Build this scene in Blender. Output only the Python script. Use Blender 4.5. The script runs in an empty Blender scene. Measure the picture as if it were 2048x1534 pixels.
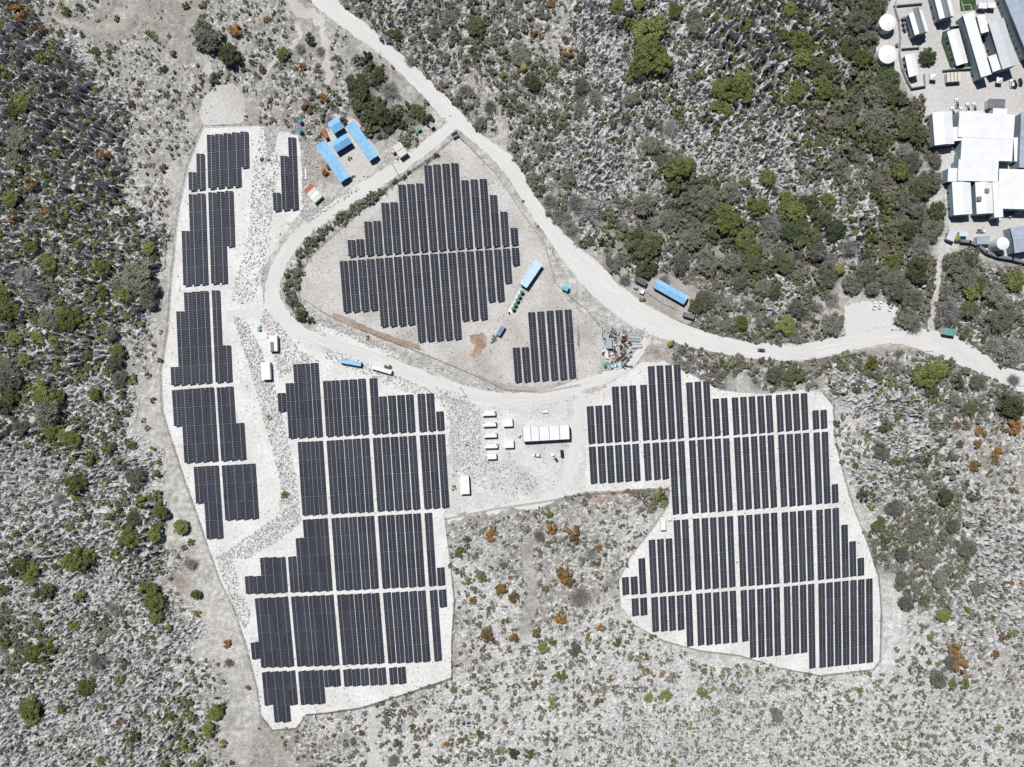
import bpy, bmesh, math, random
import numpy as np
from mathutils import Vector, Matrix
from mathutils.geometry import tessellate_polygon

# ---------------------------------------------------------------- camera, sky, sun, exposure
S = 0.30                       # metres on the ground for one pixel of the 2048-wide frame
CX, CY = 1024.0, 767.0
H = 24.0 / 36.0 * 2048 * S     # flying height of the drone
scene = bpy.context.scene
cam_d = bpy.data.cameras.new('camera'); cam_d.lens = 24; cam_d.sensor_width = 36
cam_d.clip_start = 1.0; cam_d.clip_end = 9000
cam = bpy.data.objects.new('camera', cam_d); scene.collection.objects.link(cam)
cam.location = (0, 0, H); cam.rotation_euler = (0, 0, 0)
scene.camera = cam
SHX, SHY = 0.34, -0.54         # shadow offset per metre of height (east, north)
sun_vec = Vector((-SHX, -SHY, 1.0)).normalized()
world = bpy.data.worlds.new('World'); scene.world = world; world.use_nodes = True
wn = world.node_tree; wn.nodes.clear()
sky = wn.nodes.new('ShaderNodeTexSky'); sky.sky_type = 'NISHITA'; sky.sun_disc = False
sky.sun_elevation = math.asin(sun_vec.z)
sky.sun_rotation = math.atan2(sun_vec.x, sun_vec.y)
sky.air_density = 0.6; sky.dust_density = 0.2
bg = wn.nodes.new('ShaderNodeBackground'); bg.inputs['Strength'].default_value = 0.05
wo = wn.nodes.new('ShaderNodeOutputWorld')
wn.links.new(sky.outputs[0], bg.inputs[0]); wn.links.new(bg.outputs[0], wo.inputs[0])
sun_d = bpy.data.lights.new('sun', 'SUN'); sun_d.energy = 5.0; sun_d.angle = math.radians(0.53)
sun_d.color = (1.0, 0.985, 0.955)
sun = bpy.data.objects.new('sun', sun_d); scene.collection.objects.link(sun)
sun.rotation_euler = sun_vec.to_track_quat('Z', 'Y').to_euler(); sun.location = sun_vec * 600
scene.view_settings.view_transform = 'Standard'; scene.view_settings.look = 'None'
scene.view_settings.gamma = 1.0; scene.view_settings.exposure = -0.12
scene.view_settings.use_curve_mapping = False
scene.render.engine = 'CYCLES'
scene.cycles.max_bounces = 4; scene.cycles.diffuse_bounces = 1; scene.cycles.transparent_max_bounces = 6

C = scene.collection
rng = np.random.default_rng(11)
random.seed(5)

# ---------------------------------------------------------------- helpers
def W(px, py, h=0.0):
    k = S * (H - h) / H
    return ((px - CX) * k, (CY - py) * k)

def tag(o, label=None, cat=None, group=None, kind=None):
    if label: o['label'] = label
    if cat: o['category'] = cat
    if group: o['group'] = group
    if kind: o['kind'] = kind
    return o

def empty(name, loc, rz=0.0):
    o = bpy.data.objects.new(name, None); o.empty_display_size = 0.5
    o.location = loc; o.rotation_euler = (0, 0, rz); C.objects.link(o); return o

def link(name, me, parent=None, loc=(0, 0, 0), rz=0.0, scale=None):
    o = bpy.data.objects.new(name, me); C.objects.link(o)
    o.location = loc; o.rotation_euler = (0, 0, rz)
    if scale is not None: o.scale = scale
    if parent: o.parent = parent
    return o

def np_mesh(name, V, F, mat=None, cols=None, smooth=False, attrs=None):
    """V (n,3), F (m,k) all faces alike."""
    me = bpy.data.meshes.new(name)
    V = np.asarray(V, dtype=np.float32); F = np.asarray(F, dtype=np.int32)
    n, (m, k) = len(V), F.shape
    me.vertices.add(n); me.vertices.foreach_set('co', V.ravel())
    me.loops.add(m * k); me.loops.foreach_set('vertex_index', F.ravel())
    me.polygons.add(m)
    me.polygons.foreach_set('loop_start', np.arange(0, m * k, k, dtype=np.int32))
    me.polygons.foreach_set('loop_total', np.full(m, k, dtype=np.int32))
    me.polygons.foreach_set('use_smooth', np.full(m, bool(smooth)))
    if cols is not None:
        a = me.attributes.new('tint', 'FLOAT_COLOR', 'POINT')
        cc = np.ones((n, 4), dtype=np.float32); cc[:, :3] = cols
        a.data.foreach_set('color', cc.ravel())
    for an, av in (attrs or {}).items():
        a = me.attributes.new(an, 'FLOAT', 'POINT'); a.data.foreach_set('value', np.asarray(av, dtype=np.float32))
    me.update(calc_edges=True); me.validate()
    if mat: me.materials.append(mat)
    return me

class MB:
    def __init__(s): s.v = []; s.f = []
    def quad(s, a, b, c, d):
        i = len(s.v); s.v += [a, b, c, d]; s.f.append((i, i + 1, i + 2, i + 3)); return s
    def box(s, x0, x1, y0, y1, z0, z1, M=None):
        i = len(s.v)
        p = [(x0, y0, z0), (x1, y0, z0), (x1, y1, z0), (x0, y1, z0), (x0, y0, z1), (x1, y0, z1), (x1, y1, z1), (x0, y1, z1)]
        if M is not None: p = [tuple(M @ Vector(q)) for q in p]
        s.v += p
        for f in ((3, 2, 1, 0), (4, 5, 6, 7), (0, 1, 5, 4), (1, 2, 6, 5), (2, 3, 7, 6), (3, 0, 4, 7)):
            s.f.append(tuple(i + j for j in f))
        return s
    def rings(s, rings, cap0=True, cap1=True):
        n = len(rings[0]); i0 = len(s.v)
        for r in rings: s.v += [tuple(q) for q in r]
        for k in range(len(rings) - 1):
            for j in range(n):
                a = i0 + k * n + j; b = i0 + k * n + (j + 1) % n
                s.f.append((a, b, b + n, a + n))
        if cap0: s.f.append(tuple(i0 + j for j in range(n))[::-1])
        if cap1: s.f.append(tuple(i0 + (len(rings) - 1) * n + j for j in range(n)))
        return s
    def cyl(s, x, y, z0, z1, r0, r1=None, n=12, cap0=True, cap1=True):
        r1 = r0 if r1 is None else r1
        R = [[(x + r * math.cos(2 * math.pi * j / n), y + r * math.sin(2 * math.pi * j / n), z) for j in range(n)] for r, z in ((r0, z0), (r1, z1))]
        return s.rings(R, cap0, cap1)
    def tube(s, p, q, r0, r1=None, n=6):
        r1 = r0 if r1 is None else r1
        p, q = Vector(p), Vector(q); d = (q - p).normalized()
        u = d.orthogonal().normalized(); w = d.cross(u)
        R = [[tuple(c + u * r * math.cos(2 * math.pi * j / n) + w * r * math.sin(2 * math.pi * j / n)) for j in range(n)] for c, r in ((p, r0), (q, r1))]
        return s.rings(R)
    def mesh(s, name, mat, smooth=False):
        me = bpy.data.meshes.new(name); me.from_pydata(s.v, [], s.f); me.update()
        if mat: me.materials.append(mat)
        if smooth:
            for p in me.polygons: p.use_smooth = True
        return me
    def build(s, name, mat, parent=None, loc=(0, 0, 0), rz=0.0, smooth=False):
        return link(name, s.mesh(name, mat, smooth), parent, loc, rz)

# ---------------------------------------------------------------- materials
def mat(name, col, rough=0.8, metal=0.0, var=0.15, scale=0.6, bump=0.0, col2=None, spec=0.3, big=0.0):
    m = bpy.data.materials.new(name); m.use_nodes = True
    nt = m.node_tree; b = nt.nodes['Principled BSDF']
    b.inputs['Roughness'].default_value = rough; b.inputs['Metallic'].default_value = metal
    b.inputs['Specular IOR Level'].default_value = spec
    tc = nt.nodes.new('ShaderNodeTexCoord')
    n = nt.nodes.new('ShaderNodeTexNoise'); n.inputs['Scale'].default_value = scale; n.inputs['Detail'].default_value = 6
    nt.links.new(tc.outputs['Object'], n.inputs['Vector'])
    r = nt.nodes.new('ShaderNodeValToRGB')
    c2 = col2 or tuple(max(0.0, c * (1 - 2.2 * var)) for c in col)
    r.color_ramp.elements[0].position = 0.3; r.color_ramp.elements[0].color = (*c2, 1)
    r.color_ramp.elements[1].position = 0.68; r.color_ramp.elements[1].color = (*col, 1)
    nt.links.new(n.outputs['Fac'], r.inputs['Fac'])
    nt.links.new(r.outputs[0], b.inputs['Base Color'])
    if bump:
        bp = nt.nodes.new('ShaderNodeBump'); bp.inputs['Strength'].default_value = bump; bp.inputs['Distance'].default_value = 0.3
        nt.links.new(n.outputs['Fac'], bp.inputs['Height']); nt.links.new(bp.outputs[0], b.inputs['Normal'])
    return m

def tint_mat(name, rough=0.9, scale=0.8, lo=0.72, hi=1.15, bump=0.0, spec=0.15, fine=None):
    """colour comes from the mesh's own point colour, broken up by noise."""
    m = bpy.data.materials.new(name); m.use_nodes = True
    nt = m.node_tree; b = nt.nodes['Principled BSDF']
    b.inputs['Roughness'].default_value = rough; b.inputs['Specular IOR Level'].default_value = spec
    a = nt.nodes.new('ShaderNodeAttribute'); a.attribute_name = 'tint'
    tc = nt.nodes.new('ShaderNodeTexCoord')
    n = nt.nodes.new('ShaderNodeTexNoise'); n.inputs['Scale'].default_value = scale; n.inputs['Detail'].default_value = 8
    nt.links.new(tc.outputs['Object'], n.inputs['Vector'])
    mr = nt.nodes.new('ShaderNodeMapRange'); mr.inputs[1].default_value = 0.3; mr.inputs[2].default_value = 0.7
    mr.inputs[3].default_value = lo; mr.inputs[4].default_value = hi
    nt.links.new(n.outputs['Fac'], mr.inputs[0])
    mx = nt.nodes.new('ShaderNodeMix'); mx.data_type = 'RGBA'; mx.blend_type = 'MULTIPLY'; mx.inputs[0].default_value = 1.0
    nt.links.new(a.outputs['Color'], mx.inputs[6]); nt.links.new(mr.outputs[0], mx.inputs[7])
    out = mx.outputs[2]
    if fine:
        n2 = nt.nodes.new('ShaderNodeTexNoise'); n2.inputs['Scale'].default_value = fine; n2.inputs['Detail'].default_value = 4
        nt.links.new(tc.outputs['Object'], n2.inputs['Vector'])
        m2 = nt.nodes.new('ShaderNodeMapRange'); m2.inputs[1].default_value = 0.35; m2.inputs[2].default_value = 0.65
        m2.inputs[3].default_value = 0.62; m2.inputs[4].default_value = 1.25
        nt.links.new(n2.outputs['Fac'], m2.inputs[0])
        mx2 = nt.nodes.new('ShaderNodeMix'); mx2.data_type = 'RGBA'; mx2.blend_type = 'MULTIPLY'; mx2.inputs[0].default_value = 1.0
        nt.links.new(out, mx2.inputs[6]); nt.links.new(m2.outputs[0], mx2.inputs[7]); out = mx2.outputs[2]
    nt.links.new(out, b.inputs['Base Color'])
    if bump:
        bp = nt.nodes.new('ShaderNodeBump'); bp.inputs['Strength'].default_value = bump; bp.inputs['Distance'].default_value = 0.5
        nt.links.new(n.outputs['Fac'], bp.inputs['Height']); nt.links.new(bp.outputs[0], b.inputs['Normal'])
    return m

def gravel_mat(name, base, patch, speck, patch_scale=0.035, speck_amt=0.62, road=False):
    """crushed coral: broad patches, fine grain and dark specks; roads add wheel tracks along their length."""
    m = bpy.data.materials.new(name); m.use_nodes = True
    nt = m.node_tree; b = nt.nodes['Principled BSDF']
    b.inputs['Roughness'].default_value = 0.95; b.inputs['Specular IOR Level'].default_value = 0.1
    L = nt.links.new
    tc = nt.nodes.new('ShaderNodeTexCoord')
    def noise(scale, detail, lo, hi, a, z):
        n = nt.nodes.new('ShaderNodeTexNoise'); n.inputs['Scale'].default_value = scale; n.inputs['Detail'].default_value = detail
        L(tc.outputs['Object'], n.inputs['Vector'])
        r = nt.nodes.new('ShaderNodeMapRange'); r.inputs[1].default_value = lo; r.inputs[2].default_value = hi
        r.inputs[3].default_value = a; r.inputs[4].default_value = z; L(n.outputs['Fac'], r.inputs[0]); return n, r
    _, r1 = noise(patch_scale, 7, 0.38, 0.66, 0, 1)
    mx = nt.nodes.new('ShaderNodeMix'); mx.data_type = 'RGBA'
    mx.inputs[6].default_value = (*base, 1); mx.inputs[7].default_value = (*patch, 1); L(r1.outputs[0], mx.inputs[0])
    _, r2 = noise(0.55, 6, 0.3, 0.7, 0.96 if road else 0.88, 1.03 if road else 1.1)
    m2 = nt.nodes.new('ShaderNodeMix'); m2.data_type = 'RGBA'; m2.blend_type = 'MULTIPLY'; m2.inputs[0].default_value = 1
    L(mx.outputs[2], m2.inputs[6]); L(r2.outputs[0], m2.inputs[7])
    n3, r3 = noise(1.3, 5, speck_amt, speck_amt + 0.05, 0, 0.85)
    m3 = nt.nodes.new('ShaderNodeMix'); m3.data_type = 'RGBA'; m3.inputs[7].default_value = (*speck, 1)
    L(m2.outputs[2], m3.inputs[6]); L(r3.outputs[0], m3.inputs[0])
    out = m3.outputs[2]
    if road:
        a = nt.nodes.new('ShaderNodeAttribute'); a.attribute_name = 'across'
        a2 = nt.nodes.new('ShaderNodeAttribute'); a2.attribute_name = 'along'
        cb = nt.nodes.new('ShaderNodeCombineXYZ')
        ms = nt.nodes.new('ShaderNodeMath'); ms.operation = 'MULTIPLY'; ms.inputs[1].default_value = 0.012
        L(a2.outputs['Fac'], ms.inputs[0]); L(a.outputs['Fac'], cb.inputs[0]); L(ms.outputs[0], cb.inputs[1])
        n4 = nt.nodes.new('ShaderNodeTexNoise'); n4.inputs['Scale'].default_value = 4.0; n4.inputs['Detail'].default_value = 4
        L(cb.outputs[0], n4.inputs['Vector'])
        r4 = nt.nodes.new('ShaderNodeMapRange'); r4.inputs[1].default_value = 0.35; r4.inputs[2].default_value = 0.65
        r4.inputs[3].default_value = 0.88; r4.inputs[4].default_value = 1.05; L(n4.outputs['Fac'], r4.inputs[0])
        m4 = nt.nodes.new('ShaderNodeMix'); m4.data_type = 'RGBA'; m4.blend_type = 'MULTIPLY'; m4.inputs[0].default_value = 1
        L(out, m4.inputs[6]); L(r4.outputs[0], m4.inputs[7]); out = m4.outputs[2]
    L(out, b.inputs['Base Color'])
    bp = nt.nodes.new('ShaderNodeBump'); bp.inputs['Strength'].default_value = 0.12 if road else 0.4; bp.inputs['Distance'].default_value = 0.15
    L(n3.outputs['Fac'], bp.inputs['Height']); L(bp.outputs[0], b.inputs['Normal'])
    return m

def leaf_mat(name, dark, light, rough=0.75):
    """leaf colour varies from plant to plant and from clump to clump."""
    m = bpy.data.materials.new(name); m.use_nodes = True
    nt = m.node_tree; b = nt.nodes['Principled BSDF']; L = nt.links.new
    b.inputs['Roughness'].default_value = rough; b.inputs['Specular IOR Level'].default_value = 0.2
    oi = nt.nodes.new('ShaderNodeObjectInfo'); tc = nt.nodes.new('ShaderNodeTexCoord')
    n = nt.nodes.new('ShaderNodeTexNoise'); n.inputs['Scale'].default_value = 2.2; n.inputs['Detail'].default_value = 5
    L(tc.outputs['Object'], n.inputs['Vector'])
    ad = nt.nodes.new('ShaderNodeMath'); ad.operation = 'ADD'
    mu = nt.nodes.new('ShaderNodeMath'); mu.operation = 'MULTIPLY_ADD'; mu.inputs[1].default_value = 0.5; mu.inputs[2].default_value = -0.25
    L(oi.outputs['Random'], mu.inputs[0]); L(mu.outputs[0], ad.inputs[0]); L(n.outputs['Fac'], ad.inputs[1])
    r = nt.nodes.new('ShaderNodeValToRGB')
    r.color_ramp.elements[0].position = 0.25; r.color_ramp.elements[0].color = (*dark, 1)
    r.color_ramp.elements[1].position = 0.75; r.color_ramp.elements[1].color = (*light, 1)
    L(ad.outputs[0], r.inputs['Fac']); L(r.outputs[0], b.inputs['Base Color'])
    return m

M = {}
M['ground'] = tint_mat('coral_ground', 0.95, 0.35, 0.7, 1.2, 0.5, 0.1, fine=1.6)
M['limestone'] = tint_mat('weathered_limestone', 0.95, 0.9, 0.62, 1.15, 0.3, 0.1)
M['pinnacle'] = mat('pinnacle_limestone', (0.58, 0.575, 0.565), 0.95, var=0.22, scale=2.2, bump=0.3, spec=0.1)
M['scrub'] = tint_mat('scrub_leaves', 0.85, 1.5, 0.8, 1.2)
M['pad_grey'] = gravel_mat('grey_coral_gravel', (0.56, 0.55, 0.53), (0.47, 0.45, 0.425), (0.2, 0.18, 0.16))
M['pad_pale'] = gravel_mat('pale_coral_gravel', (0.72, 0.712, 0.70), (0.63, 0.61, 0.59), (0.22, 0.2, 0.18), patch_scale=0.06, speck_amt=0.63)
M['pad_yard'] = gravel_mat('yard_gravel', (0.66, 0.65, 0.635), (0.52, 0.505, 0.485), (0.22, 0.2, 0.18), 0.07, 0.60)
M['pad_centre'] = gravel_mat('dusty_gravel', (0.57, 0.558, 0.54), (0.42, 0.385, 0.355), (0.17, 0.14, 0.12), 0.05, 0.60)
M['road'] = gravel_mat('coral_road', (0.665, 0.655, 0.64), (0.63, 0.615, 0.595), (0.55, 0.54, 0.52), 0.02, 0.72, True)
M['concrete_yard'] = gravel_mat('compound_paving', (0.56, 0.545, 0.53), (0.49, 0.47, 0.45), (0.3, 0.29, 0.28), 0.03, 0.68)
M['dirt'] = gravel_mat('brown_earth', (0.30, 0.22, 0.165), (0.42, 0.36, 0.31), (0.14, 0.11, 0.09), 0.1, 0.6)
M['rustdirt'] = gravel_mat('rust_stained_earth', (0.30, 0.19, 0.125), (0.44, 0.37, 0.31), (0.12, 0.07, 0.05), 0.12, 0.6)
M['greydirt'] = gravel_mat('grey_soil', (0.33, 0.31, 0.28), (0.45, 0.42, 0.39), (0.16, 0.15, 0.13), 0.08, 0.6)
M['turf'] = mat('sports_turf', (0.055, 0.10, 0.035), 0.9, var=0.2, scale=0.3)
M['linepaint'] = mat('line_paint', (0.7, 0.7, 0.68), 0.8, var=0.08)
M['glass'] = leaf_mat('solar_glass', (0.020, 0.023, 0.036), (0.036, 0.040, 0.058), 0.2)
M['alu'] = mat('aluminium_frame', (0.42, 0.43, 0.46), 0.45, metal=0.3, var=0.06)
M['steel'] = mat('galvanised_steel', (0.33, 0.34, 0.35), 0.5, metal=0.5, var=0.1)
M['white'] = mat('white_paint', (0.80, 0.80, 0.79), 0.6, var=0.05, scale=0.4)
M['whiteroof'] = mat('white_sheet_roof', (0.82, 0.83, 0.84), 0.5, var=0.05, scale=0.15)
M['offwhite'] = mat('cream_paint', (0.72, 0.68, 0.58), 0.7, var=0.09, scale=0.6)
M['paleroof'] = mat('pale_grey_roof', (0.60, 0.63, 0.66), 0.5, var=0.06, scale=0.2)
M['bluegrey'] = mat('blue_grey_sheet', (0.40, 0.46, 0.55), 0.5, var=0.1, scale=0.3)
M['greyroof'] = mat('mid_grey_roof', (0.20, 0.22, 0.24), 0.6, var=0.1, scale=0.3)
M['blue'] = mat('sky_blue_sheet', (0.30, 0.58, 0.86), 0.5, var=0.10, scale=0.35)
M['bluedeep'] = mat('bright_blue_sheet', (0.22, 0.50, 0.82), 0.5, var=0.10, scale=0.35)
M['bluepale'] = mat('pale_blue_sheet', (0.56, 0.75, 0.86), 0.5, var=0.06, scale=0.3)
M['bluewall'] = mat('blue_wall', (0.10, 0.18, 0.32), 0.7, var=0.1)
M['navy'] = mat('blue_enamel', (0.24, 0.36, 0.62), 0.5, var=0.12)
M['teal'] = mat('teal_paint', (0.18, 0.42, 0.40), 0.6, var=0.15, scale=0.5)
M['cyan'] = mat('cyan_sheet', (0.20, 0.62, 0.72), 0.5, var=0.1)
M['tankgreen'] = mat('green_polyethylene', (0.16, 0.29, 0.24), 0.5, var=0.08)
M['tankblue'] = mat('blue_polyethylene', (0.05, 0.25, 0.42), 0.45, var=0.1)
M['rust'] = mat('rusted_steel', (0.13, 0.06, 0.045), 0.9, var=0.25, scale=1.5)
M['redox'] = mat('red_oxide_paint', (0.46, 0.15, 0.085), 0.7, var=0.15, scale=1.0)
M['palegreen'] = mat('pale_green_paint', (0.62, 0.70, 0.56), 0.6, var=0.06)
M['brown'] = mat('weathered_brown_roof', (0.20, 0.165, 0.15), 0.9, var=0.2, scale=1.0)
M['wall'] = mat('rendered_wall', (0.50, 0.50, 0.49), 0.85, var=0.1)
M['wallblue'] = mat('slate_blue_cladding', (0.27, 0.33, 0.38), 0.7, var=0.1)
M['darkglass'] = mat('window_glass', (0.02, 0.025, 0.03), 0.1, var=0.1, spec=0.5)
M['dark'] = mat('dark_opening', (0.035, 0.035, 0.04), 0.9, var=0.2)
M['rubber'] = mat('tyre_rubber', (0.02, 0.02, 0.02), 0.9, var=0.2)
M['carwhite'] = mat('white_car_paint', (0.80, 0.80, 0.80), 0.25, var=0.03, spec=0.5)
M['carblack'] = mat('black_car_paint', (0.035, 0.037, 0.045), 0.25, var=0.1, spec=0.5)
M['cargrey'] = mat('grey_car_paint', (0.12, 0.125, 0.13), 0.3, var=0.1, spec=0.5)
M['lamp'] = mat('lamp_glass', (0.7, 0.7, 0.68), 0.15, var=0.05, spec=0.5)
M['timber'] = mat('tarred_timber', (0.10, 0.08, 0.065), 0.9, var=0.2)
M['bark'] = mat('grey_bark', (0.17, 0.15, 0.13), 0.95, var=0.2, scale=3)
M['concrete'] = mat('concrete', (0.55, 0.54, 0.52), 0.9, var=0.12, scale=0.8)
M['leaf_g'] = leaf_mat('olive_leaves', (0.085, 0.105, 0.03), (0.215, 0.235, 0.08))
M['leaf_d'] = leaf_mat('dark_leaves', (0.05, 0.062, 0.032), (0.125, 0.142, 0.07))
M['leaf_y'] = leaf_mat('grey_green_leaves', (0.09, 0.092, 0.066), (0.21, 0.208, 0.155))
M['leaf_o'] = leaf_mat('rust_leaves', (0.12, 0.095, 0.045), (0.33, 0.175, 0.06))
M['twig'] = leaf_mat('bare_twigs', (0.20, 0.19, 0.18), (0.36, 0.35, 0.335))
M['leaf_p'] = leaf_mat('palm_fronds', (0.11, 0.12, 0.03), (0.30, 0.29, 0.08))

def wire_mat():
    m = bpy.data.materials.new('chain_link'); m.use_nodes = True
    nt = m.node_tree; b = nt.nodes['Principled BSDF']; b.inputs['Base Color'].default_value = (0.16, 0.155, 0.15, 1)
    b.inputs['Roughness'].default_value = 0.6
    tc = nt.nodes.new('ShaderNodeTexCoord'); ck = nt.nodes.new('ShaderNodeTexNoise'); ck.inputs['Scale'].default_value = 14
    nt.links.new(tc.outputs['Object'], ck.inputs['Vector'])
    r = nt.nodes.new('ShaderNodeMapRange'); r.inputs[1].default_value = 0.53; r.inputs[2].default_value = 0.56
    nt.links.new(ck.outputs['Fac'], r.inputs[0]); nt.links.new(r.outputs[0], b.inputs['Alpha'])
    return m
M['wire'] = wire_mat()

# ---------------------------------------------------------------- layout data (pixels of the 2048 x 1534 plan)
road_edges = [((610, -60), (664, -60)), ((621, 0), (675, 0)), ((702, 67), (738, 52)), ((770, 117), (786, 95)), ((819, 165), (835, 137)),
    ((855, 202), (875, 178)), ((887, 238), (916, 218)), ((922, 264), (952, 258)), ((955, 290), (976, 278)), ((992, 325), (1024, 315)),
    ((1020, 362), (1053, 360)), ((1045, 402), (1080, 405)), ((1075, 448), (1112, 448)), ((1108, 495), (1150, 488)), ((1140, 540), (1195, 525)),
    ((1180, 585), (1240, 570)), ((1235, 632), (1300, 614)), ((1300, 668), (1370, 648)), ((1380, 694), (1440, 672)), ((1460, 710), (1500, 683)),
    ((1530, 720), (1550, 688)), ((1600, 722), (1610, 686)), ((1660, 712), (1665, 676)), ((1720, 698), (1720, 668)), ((1776, 688), (1784, 656)),
    ((1816, 691), (1835, 658)), ((1864, 709), (1880, 664)), ((1904, 725), (1915, 672)), ((1960, 746), (1962, 702)), ((2003, 767), (2000, 731)),
    ((2048, 788), (2048, 743)), ((2100, 812), (2100, 765)), ((2400, 930), (2400, 880))]
def centre_line(pts):
    """(x, y, width) -> edge pairs"""
    out = []
    for i, (x, y, w) in enumerate(pts):
        a = pts[max(0, i - 1)]; b = pts[min(len(pts) - 1, i + 1)]
        dx, dy = b[0] - a[0], b[1] - a[1]; l = math.hypot(dx, dy) or 1
        out.append(((x - dy / l * w / 2, y + dx / l * w / 2), (x + dy / l * w / 2, y - dx / l * w / 2)))
    return out
access_edges = centre_line([(915, 240, 22), (880, 272, 24), (835, 306, 26), (780, 346, 27), (720, 384, 29), (660, 424, 28), (612, 460, 27), (577, 496, 27),
    (556, 535, 27), (545, 575, 30), (547, 604, 34), (562, 632, 34), (592, 660, 30), (640, 684, 27), (700, 702, 26), (760, 721, 26), (820, 746, 28),
    (880, 771, 30), (940, 790, 31), (1000, 800, 31), (1060, 799, 30), (1110, 789, 26), (1160, 771, 24), (1210, 756, 22), (1250, 736, 18), (1275, 710, 14), (1290, 685, 12), (1300, 662, 11)])
spur_edges = centre_line([(556, 610, 24), (520, 622, 24), (480, 628, 20), (452, 634, 26)])
foot_edges = centre_line([(1893, 470, 10), (1884, 500, 13), (1875, 560, 13), (1868, 610, 12), (1864, 640, 13), (1862, 672, 16)])
trackA_edges = centre_line([(895, 1040, 14), (960, 1022, 14), (1040, 1010, 16), (1100, 995, 22), (1130, 965, 22), (1150, 900, 26), (1158, 830, 28), (1162, 785, 26)])
trackB_edges = centre_line([(300, -20, 16), (265, 20, 18), (245, 48, 16), (200, 62, 12), (150, 50, 10), (100, 30, 12)])
trackC_edges = centre_line([(575, -20, 26), (600, 20, 30), (640, 40, 22), (652, 90, 14), (655, 130, 14), (662, 172, 12)])
trackD_edges = centre_line([(405, 110, 10), (420, 145, 14), (445, 175, 16)])
trackE_edges = centre_line([(748, 1534, 16), (745, 1480, 10), (750, 1420, 8)])
trackF_edges = centre_line([(1052, 1080, 12), (1060, 1150, 14), (1062, 1210, 12), (1040, 1290, 10)])
trackG_edges = centre_line([(530, 150, 7), (555, 110, 8), (590, 90, 9), (600, 50, 10)])

pad_left = [(405, 253), (470, 250), (528, 249), (533, 300), (530, 330), (548, 300), (560, 262), (598, 270), (604, 340), (606, 420), (590, 440), (560, 480), (535, 520),
    (520, 560), (530, 612), (560, 650), (600, 668), (640, 690), (680, 706), (740, 724), (800, 748), (860, 775), (900, 800), (905, 860), (900, 900), (905, 950), (895, 1000), (889, 1035),
    (900, 1120), (908, 1200), (903, 1280), (903, 1355), (800, 1390), (720, 1415), (650, 1425), (612, 1428), (592, 1455), (545, 1459), (522, 1430), (515, 1380),
    (495, 1300), (470, 1220), (440, 1160), (415, 1090), (395, 1030), (370, 960), (350, 900), (325, 820), (322, 740), (335, 660), (342, 560), (355, 430), (375, 330)]
pad_centre = [(912, 272), (935, 290), (990, 345), (1040, 420), (1090, 490), (1108, 540), (1108, 572), (1140, 606), (1180, 645), (1208, 690), (1200, 745), (1160, 768), (1080, 783),
    (1010, 778), (940, 745), (850, 708), (780, 680), (700, 650), (640, 620), (600, 592), (590, 560), (620, 510), (700, 440), (780, 375), (860, 318)]
pad_right = [(1166, 800), (1180, 790), (1225, 765), (1282, 725), (1330, 722), (1375, 743), (1440, 778), (1530, 785), (1600, 776), (1640, 780), (1666, 810), (1668, 870), (1684, 940),
    (1704, 1010), (1732, 1080), (1756, 1150), (1761, 1220), (1759, 1320), (1745, 1338), (1640, 1350), (1560, 1335), (1480, 1310), (1400, 1300), (1330, 1282), (1270, 1250),
    (1240, 1210), (1235, 1160), (1260, 1110), (1300, 1060), (1334, 1010), (1338, 975), (1166, 985)]
yard = [(896, 800), (960, 806), (1060, 812), (1168, 786), (1172, 985), (1080, 1000), (990, 1014), (889, 1034), (893, 980), (898, 900)]
compound = [(1790, -120), (2300, -120), (2300, 560), (2048, 528), (1985, 512), (1955, 500), (1920, 478), (1905, 496), (1890, 500), (1897, 450), (1892, 380), (1880, 330), (1862, 290),
    (1855, 250), (1842, 205), (1822, 185), (1800, 148), (1752, 140), (1752, 60), (1775, 20)]
parking = [(1690, 612), (1735, 602), (1790, 606), (1812, 640), (1830, 664), (1720, 676), (1692, 674), (1684, 640)]
blueyard = [(690, 235), (712, 238), (765, 318), (748, 345), (715, 372), (690, 368), (640, 300), (640, 285), (668, 225)]
clearing = [(412, 190), (440, 172), (470, 165), (486, 195), (492, 240), (470, 248), (408, 250), (398, 225)]
hutyard = [(1262, 572), (1300, 556), (1330, 545), (1400, 578), (1392, 600), (1372, 622), (1395, 640), (1375, 648), (1330, 628), (1290, 602)]
flat_polys = [pad_left, pad_centre, pad_right, yard, compound, parking, blueyard, clearing]
field = [(1913, -60), (1947, -60), (1953, 20), (1921, 23)]

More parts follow.
